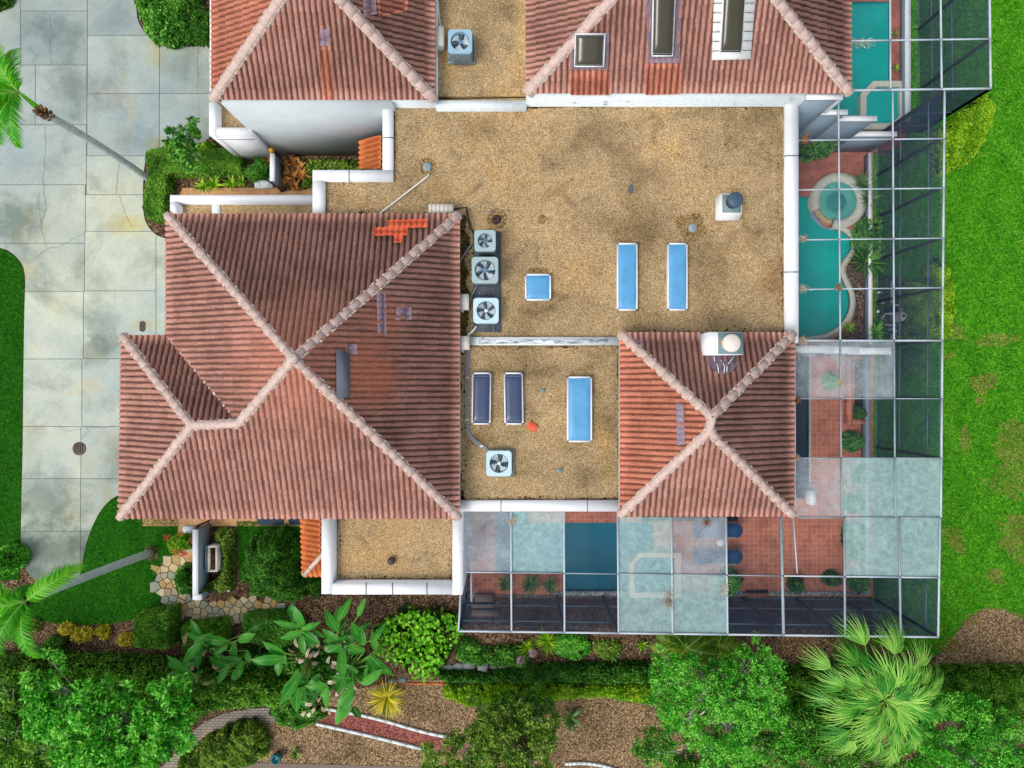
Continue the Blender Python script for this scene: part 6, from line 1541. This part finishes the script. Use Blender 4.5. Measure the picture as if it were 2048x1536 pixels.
# ---- fan palm
random.seed(90); zf = 4.6; fb = P(1745, 1420, 0); c_ = P(1752, 1385, zf); t = thing('fan_palm', 'big fan palm overlapping the lower right corner of the screen cage', 'palm tree', fb)
m = MB(); m.tube([fb.lerp(c_, i/8) for i in range(9)], [.2-.006*i+.01*(i % 2) for i in range(9)], 12); m.build('trunk', M['bark_brown'], t)
lm, rb, dl = MB(), MB(), MB()
for i in range(46):
    az = i*2.39996; ring = i/46; pet = .2+2.05*ring**.7+random.uniform(-.15, .15); tone = random.choice([.2, .4, .5, .6, .8])+random.uniform(-.08, .08)
    fanleaf(lm, rb, c_+Vector((0, 0, .6-.5*ring)), az+random.uniform(-.15,.15), pet, random.uniform(.85, 1.15), el=1.15-1.05*ring, rn=tone, nseg=20, spread=random.uniform(1.3, 2.1), droop=.4+.45*ring)
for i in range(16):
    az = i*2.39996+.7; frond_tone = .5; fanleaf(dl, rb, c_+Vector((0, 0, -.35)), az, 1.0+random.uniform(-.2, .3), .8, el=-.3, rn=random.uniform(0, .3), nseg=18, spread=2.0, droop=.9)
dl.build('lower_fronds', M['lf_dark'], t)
lm.build('fan_fronds', M['lf_palm2'], t); rb.build('frond_stalks', M['rib'], t)
# ---- cycads / palm fronds under the cage edge
def cycad(label, x, y, L, n, seed, grp='feathery palms below the cage', h=1.0, mat='lf_cycad', azs=None):
    random.seed(seed); c = P(x, y, h); c.z = 0; t = thing('cycad_palm', label, 'palm', c, grp); m = MB(); m.tube([c, c+Vector((0,0,h*.7))], [.12, .10], 9); m.build('trunk', M['bark_brown'], t)
    lm, rb = MB(), MB()
    for i in range(n): frond(lm, rb, c+Vector((0,0,h*.7)), (azs[i] if azs else 2*math.pi*i/n+random.uniform(-.1,.1)), L*random.uniform(.85, 1.1), random.uniform(.4, .8), 1.3, .46, 44, .036, random.uniform(.2, .7))
    lm.build('fronds', M[mat], t); rb.build('frond_ribs', M['rib'], t)
cycad('dark olive feathery palm tucked under the cage edge above the forked tree', 1376, 1300, 1.7, 13, 91, azs=[R(a) for a in (100,130,155,180,205,230,75,50,20,-10,255,280,310)])
cycad('smaller palm with an orange-brown frond near the cage edge', 1440, 1296, 1.1, 9, 92)
# ---- sea grape and bed plants
t = bush('round_leaf_shrub', 'lime-green shrub with coin-shaped leaves beside the cage corner', 'shrub', [(742,1268),(770,1240),(800,1226),(850,1220),(890,1226),(920,1240),(925,1275),(905,1290),(890,1320),(878,1342),(842,1362),(820,1350),(800,1330),(770,1312),(745,1292)], 1.1, 600, .2, 'lf_lime', dome=.5, rough=.2, seed=95, core=True)
poly = W(smooth_loop([(742,1268),(770,1240),(800,1226),(850,1220),(890,1226),(920,1240),(925,1275),(905,1290),(890,1320),(878,1342),(842,1362),(820,1350),(800,1330),(770,1312),(745,1292)], 1), .8)
X = [p[0] for p in poly]; Y = [p[1] for p in poly]; m = MB()
k_ = 0
while k_ < 620:
    x, y = rng.uniform(min(X), max(X)), rng.uniform(min(Y), max(Y))
    if not pip(np.array([x]), np.array([y]), poly)[0]: continue
    k_ += 1; z = 1.0+.25*math.sin(x*3)+rng.uniform(-.35, .15); nr = unit(np.array([rng.normal()*.45, rng.normal()*.45, 1.0])); a = unit(np.cross(nr, [1, .2, 0])); b = np.cross(nr, a); r = rng.uniform(.045, .10)
    m.add(np.array([np.array([x, y, z])+(a*math.cos(i*math.pi/4)+b*math.sin(i*math.pi/4)*.92)*r for i in range(8)]), [tuple(range(8))], None, np.full(8, rng.uniform(.1, 1)))
m.build('round_leaves', M['lf_lime'], t)
bush('bed_plants', 'mixed low green plants in the bed below the cage, left of the pink flowers', 'plants', [(912,1300),(935,1270),(960,1300),(1000,1296),(1040,1290),(1060,1310),(1050,1336),(1000,1330),(950,1330),(915,1322)], .45, 6800, .11, 'lf_mid', dome=.2, rough=.15, seed=96)
bush('bed_plants', 'bright clover-green low plants in the bed right of the pink flowers', 'plants', [(1112,1270),(1150,1268),(1180,1280),(1182,1305),(1160,1324),(1130,1318),(1108,1300)], .45, 5200, .10, 'lf_bright', dome=.2, rough=.12, seed=97)
bush('bed_plants', 'small pale green seedlings at the right end of the bed below the cage', 'plants', [(1186,1284),(1240,1280),(1246,1305),(1220,1326),(1190,1310)], .3, 1100, .11, 'lf_olive', dome=.2, rough=.1, seed=98, core=False)
for lb, x, y, r, n, mt in (('long arching grass-like daylily clump under the cage edge', 1095, 1285, 30, 60, 'lf_yellowgreen'), ('grassy green daylily clump just left of the lower pink flower', 1055, 1298, 22, 30, 'lf_yellowgreen'), ('yellow-tipped fern at the far right of the bed', 1286, 1292, 18, 16, 'lf_yellowgreen'), ('small feathery fern hanging at the lower bed edge', 1226, 1312, 16, 16, 'lf_mid')):
    spiky('strap_plant', lb, 'plant', x, y, r, n, mt, .35, .04, .9)
for lb, x, y in (('pink flower head, upper right of the pair in the bed', 1065, 1306), ('paler pink flower head, lower left of the pair in the bed', 1041, 1320)):
    c = P(x, y, .6); t = thing('flower', lb, 'flower', (c.x, c.y, 0)); m = MB(); o = unit(rng.normal(size=(130, 3))); o[:, 2] = np.abs(o[:, 2]); leaves(m, np.array(tuple(c))+o*.17, .07, .6, .4); m.build('petals', M['lf_pink'], t)
    m = MB(); m.tube([(c.x, c.y, 0), (c.x, c.y, .6)], .012, 5); m.build('stalk', M['lf_mid'], t)
spiky('variegated_plant', 'round clump of yellow-striped strap leaves above the red gravel path', 'plant', 773, 1398, 42, 130, 'lf_yellow', .45, .035, .9)
spiky('agave', 'dark agave at the left edge of the wide straw mulch patch', 'agave', 1142, 1440, 28, 26, 'lf_agave', .4, .07, .6)
spiky('agave', 'small spiky tuft next to the teal pot', 'agave', 590, 1508, 18, 14, 'lf_olive', .25, .05, .7)
# broad-leaved plants (giant bird of paradise)
random.seed(120)
def paradise(label, base, stalks, zt=2.6, seed=1):
    random.seed(seed); b = P(*base, 0); t = thing('broad_leaf_plant', label, 'plant', b, 'broad-leaved paradise plants'); lm, rb, dd, tk = MB(), MB(), MB(), MB()
    for (x, y, L, deg, rn) in stalks:
        z = zt+random.uniform(-.7, .6); h_ = P(x, y, z); bb = b+Vector((random.uniform(-.2,.2), random.uniform(-.2,.2), .25)); hub = h_
        (bigleaf(lm, rb, bb+(hub-bb)*.3, hub, R(deg), L/44.94*(H-z)/H*1.05, .40*random.uniform(.8, 1.15)*min(1, L/46), rn, .3))
    for i in range(8):
        x, y, L, deg, rn = random.choice(stalks); x += random.uniform(-26, 26); y += random.uniform(-20, 20); L = random.uniform(24, 44); z = zt-random.uniform(.5, 1.1); hub = P(x, y, z)
        bigleaf(lm, rb, b+Vector((0, 0, .3))+(hub-b)*.3, hub, R(deg+random.uniform(-70, 70)), L/44.94*(H-z)/H, .30, random.uniform(.1, .8), .4)
    for i in range(11):
        a = random.uniform(0, 6.28); r_ = random.uniform(.1, .85); p0 = b+Vector((math.cos(a)*r_, math.sin(a)*r_, random.uniform(1.0, 1.9))); bigleaf(dd, tk, b+Vector((0,0,.4)), p0, a+random.uniform(-.6,.6), random.uniform(.3,.6), .15, random.uniform(.3,1), .9, .9)
    tk.tube([b, b+Vector((0,0,1.0))], [.1, .07], 7)
    lm.build('leaves', M['lf_banana'], t); rb.build('leaf_stalks', M['rib'], t); dd.build('dead_leaves', M['lf_dead'], t); tk.build('stem', M['bark_brown'], t)
paradise('broad-leaved plant fanning over the small box hedge', (424,1290), [(402,1272,40,120,.5),(400,1280,30,150,.7),(405,1282,62,228,.5),(408,1276,52,352,.6),(402,1290,46,262,.4),(470,1282,44,266,.6),(476,1280,38,20,.7),(456,1292,26,210,.7),(428,1298,22,300,.6),(424,1296,30,0,.3)], 2.5, 1)
paradise('broad-leaved plant with long hanging leaves at the left of the group', (420,1345), [(378,1342,52,140,.6),(380,1346,48,185,.5),(384,1352,42,255,.6),(386,1356,74,264,.35),(456,1330,42,158,.6),(456,1332,40,240,.7),(482,1318,36,175,.4),(484,1320,34,262,.6)], 2.3, 2)
paradise('tall broad-leaved plant with curled dead leaves at the centre of the group', (632,1300), [(602,1252,58,172,.6),(606,1250,44,110,.6),(606,1262,44,195,.7),(608,1264,40,330,.4),(604,1258,38,20,.6),(602,1270,40,280,.7),(570,1308,50,150,.6),(568,1316,62,178,.6),(560,1316,36,265,.5),(596,1340,44,250,.7),(606,1346,60,222,.5),(596,1356,64,236,.5)], 2.9, 3)
paradise('broad-leaved plant at the top of the group reaching toward the white parapet', (680,1285), [(676,1262,44,95,.7),(678,1240,50,62,.6),(680,1280,42,150,.6),(684,1290,34,200,.5),(716,1232,38,68,.8),(712,1262,32,30,.3),(722,1280,40,120,.6),(728,1290,36,100,.5),(676,1262,52,120,.6)], 2.6, 4)
paradise('broad-leaved plant at the right of the group above the variegated clump', (700,1330), [(684,1300,54,275,.7),(690,1300,40,165,.6),(730,1302,36,165,.6),(736,1312,44,300,.6),(740,1312,60,325,.5),(735,1330,26,260,.4),(690,1350,40,250,.5),(724,1368,50,35,.8),(716,1345,40,150,.6)], 2.4, 5)
paradise('broad-leaved plant drooping over the start of the red gravel path', (660,1370), [(655,1370,44,180,.6),(654,1372,46,268,.6),(648,1376,30,200,.4),(706,1376,46,230,.7),(708,1380,56,240,.5),(700,1396,48,250,.8),(690,1405,46,248,.8),(596,1376,52,265,.6),(602,1378,40,285,.5),(640,1348,36,230,.6),(668,1352,36,350,.4)], 2.2, 6)
bush('hedge_shrub', 'dark understory shrubs beneath the broad-leaved plants', 'shrub', [(470,1300),(600,1292),(690,1290),(748,1330),(740,1362),(640,1392),(520,1380),(460,1340)], .7, 9000, .11, 'lf_mid', dome=.4, rough=.25, seed=121)
# ---- plants inside the cages
for lb, x, y, r in (('light-green spiky yucca, left of three along the bottom left bay', 1010, 1172, 22), ('light-green spiky yucca, middle of three along the bottom left bay', 1061, 1172, 27), ('light-green spiky yucca, right of three along the bottom left bay', 1100, 1174, 22)):
    spiky('yucca', lb, 'yucca', x, y, r, 46, 'lf_agave', .7, .04, .55, 'three yuccas in the bottom left bays')
for lb, x, y, r, n, mt in (('spiky dracaena on the upper right rim of the round spa', 1732, 362, 26, 50, 'lf_agave'), ('spiky dracaena on the right rim of the round spa', 1745, 396, 26, 50, 'lf_agave'), ('large dark dracaena at the waist of the kidney pool', 1738, 522, 44, 80, 'lf_dark'), ('grassy green palm at the lower end of the pool bed', 1760, 662, 28, 60, 'lf_mid'), ('pale spiky plant at the edge of the leafy patio shrub', 1717, 880, 17, 26, 'lf_agave'), ('small yellowish plant at the lower end of the pool bed', 1700, 655, 16, 22, 'lf_yellowgreen'), ('upper small spiky plant on the neighbour\'s patio', 1792, 66, 10, 22, 'lf_olive'), ('lower small spiky plant on the neighbour\'s patio', 1795, 134, 9, 20, 'lf_yellowgreen')):
    spiky('spiky_plant', lb, 'plant', x, y, r, n, mt, .7 if r > 20 else .3, .035, .6)
bush('pool_bed_shrub', 'leafy green shrubs in the bed just below the round spa', 'shrub', [(1712,445),(1742,430),(1748,470),(1742,500),(1716,506),(1708,480)], .6, 2600, .1, 'lf_mid', dome=.25, seed=130)
bush('patio_shrub', 'bright rounded shrub in the hazy patio bay', 'shrub', blob(1668, 763, 17, 17, 9, 12), .9, 2600, .08, 'lf_bright', dome=.35, seed=131)
bush('patio_shrub', 'dark green shrub at the lower end of the L-shaped planter', 'shrub', [(1708,812),(1732,812),(1732,838),(1708,838)], .8, 1500, .08, 'lf_dark', dome=.2, seed=132, z0=.05)
bush('patio_shrub', 'leafy round shrub beside the clear patio bay wall', 'shrub', blob(1710, 884, 20, 20, 10, 12), .8, 2400, .10, 'lf_mid', dome=.4, seed=133)
bush('patio_shrub', 'green shrub with red flowers in the small square planter', 'shrub', [(1706,932),(1730,932),(1730,967),(1706,967)], .8, 1500, .09, 'lf_mid', dome=.2, seed=134)
bush('patio_shrub', 'shrub under the milky bay directly below the square planter', 'shrub', blob(1712, 1010, 20, 18, 12, 12), .9, 1800, .10, 'lf_mid', dome=.4, seed=135)
bush('patio_shrub', 'two-lobed shrub under the milky bay near the bottom right patio', 'shrub', [(1694,1050),(1724,1046),(1732,1080),(1726,1120),(1700,1116),(1690,1080)], .9, 2800, .10, 'lf_mid', dome=.4, seed=136)
bush('patio_shrub', 'leafy shrub in the bottom right patio corner', 'shrub', [(1700,1148),(1738,1148),(1740,1178),(1716,1188),(1702,1176)], .8, 2300, .09, 'lf_mid', dome=.3, seed=137)
bush('potted_plant', 'dark potted plant against the bottom patio border', 'potted plant', blob(1596, 1172, 14, 14, 14, 12), .9, 1000, .12, 'lf_dark', dome=.3, seed=138)
bush('potted_plant', 'dark glossy potted plant below the thick beam crossing', 'potted plant', blob(1668, 1160, 18, 12, 15, 12), .9, 1200, .12, 'lf_dark', dome=.3, seed=139)
bush('patio_shrub', 'feathery bright green shrub where milky and clear bays meet', 'shrub', [(1440,1150),(1470,1140),(1490,1160),(1476,1190),(1452,1196),(1436,1176)], 1.0, 2400, .14, 'lf_bright', wd=.2, dome=.4, rough=.2, seed=140)
bush('side_hedge', 'lush hedge just inside the right cage side near the pump', 'hedge', [(1812,565),(1850,560),(1868,575),(1870,640),(1862,676),(1822,680),(1810,640)], .9, 15000, .085, 'lf_yellowgreen', dome=.3, rough=.12, seed=141)
bush('side_hedge', 'dark hedge patch inside the cage side below the pump yard', 'hedge', [(1806,702),(1850,700),(1850,750),(1800,756)], .7, 6500, .09, 'lf_mid', dome=.25, rough=.12, seed=142)
bush('side_hedge', 'pale green shrub behind the side screen beside the round spa level', 'hedge', [(1798,290),(1830,270),(1838,300),(1836,335),(1806,340)], .8, 3800, .09, 'lf_mid', dome=.3, rough=.12, seed=143)
bush('side_hedge', 'narrow row of greenery between the low wall and the side screen', 'hedge', [(1754,420),(1768,400),(1772,500),(1768,545),(1754,540)], .4, 3000, .09, 'lf_mid', dome=.15, rough=.1, seed=144)
bush('leafy_hedge', 'bright yellow-green shrubbery wedged between the two cages and the lawn', 'hedge', [(1870,262),(1905,240),(1940,212),(1978,184),(1985,210),(1982,250),(1966,290),(1945,318),(1912,342),(1880,345),(1868,300)], .9, 21000, .10, 'lf_yellowgreen', dome=.3, rough=.16, seed=145)
bush('leafy_hedge', 'low yellow-green hedge at the lawn edge beside the kidney pool bays', 'hedge', [(1850,520),(1890,520),(1905,545),(1912,590),(1908,650),(1896,680),(1850,690)], .6, 13000, .09, 'lf_yellowgreen', dome=.25, rough=.12, seed=146)
bush('hanging_plant', 'leafy climber at the top left corner of the big cage', 'plant', [(1600,285),(1640,272),(1672,278),(1676,300),(1640,310),(1612,312)], 1.6, 1900, .12, 'lf_mid', wd=.3, dome=.4, seed=147, openness=.2)
bush('corner_shrub', 'dark green shrub cut off by the top left corner of the photo', 'shrub', [(-40,-40),(20,-40),(18,2),(-10,14),(-40,16)], .8, 1500, .09, 'lf_dark', dome=.3, seed=148)
bush('patio_shrub', 'shrub at the far left below the left lawn edge', 'shrub', [(-20,1100),(14,1098),(28,1120),(22,1145),(-10,1160),(-30,1140)], 2.0, 3200, .12, 'lf_bright', dome=.5, rough=.2, seed=149)
# leaf litter piles caught on the cages and roof edge
lit = [(1610,280,14,'at the top cross beam by the white parapet'),(1606,478,10,'on the cross beam level with the kidney pool top'),(1606,578,11,'on the cross beam level with the kidney pool middle'),(1677,574,10,'at the beam crossing over the kidney pool'),(1605,682,11,'at the lower end of the long white parapet'),(1590,710,9,'beside the right corner of the small hip roof'),(1594,800,10,'on the eave of the small hip roof, upper one'),(1594,916,8,'on the eave of the small hip roof, lower one'),(1023,1042,12,'on the first beam below the white parapet seam'),(1412,1046,10,'over the upper navy lounger'),(1720,86,26,'on the neighbour\'s cage beam over the pool'),(1652,184,16,'where the neighbour\'s eave meets the big cage'),(1338,1200,16,'heaped along the lower beam of the milky bays'),(1448,1180,12,'scattered along the beam between milky and clear bays'),(1680,765,8,'on the beam over the bright patio shrub')]
for i, (x, y, r, where) in enumerate(lit):
    c = P(x, y, zc+.05); m = MB(); n = int(70+r*9); tall = 2.2 if i in (12, 13) else 1.0; wide = 1.0 if i not in (10, 11) else 1.3
    a = rng.normal(0, .42, (n, 2)); pos = np.stack([c.x+a[:, 0]*r*k44*wide*.85*(1 if i not in (10,) else 1), c.y+a[:, 1]*r*k44*.8*tall*(.5 if i in (10, 11) else 1), c.z+.02+np.abs(rng.normal(0, .025, n))], 1)
    leaves(m, pos, .09, .22, .3); tag(m.build('leaf_pile', M['lf_dead'] if i % 3 else M['lf_bronze']), 'dry brown leaf litter caught '+where, 'leaf litter', 'leaf piles caught on the cage beams')
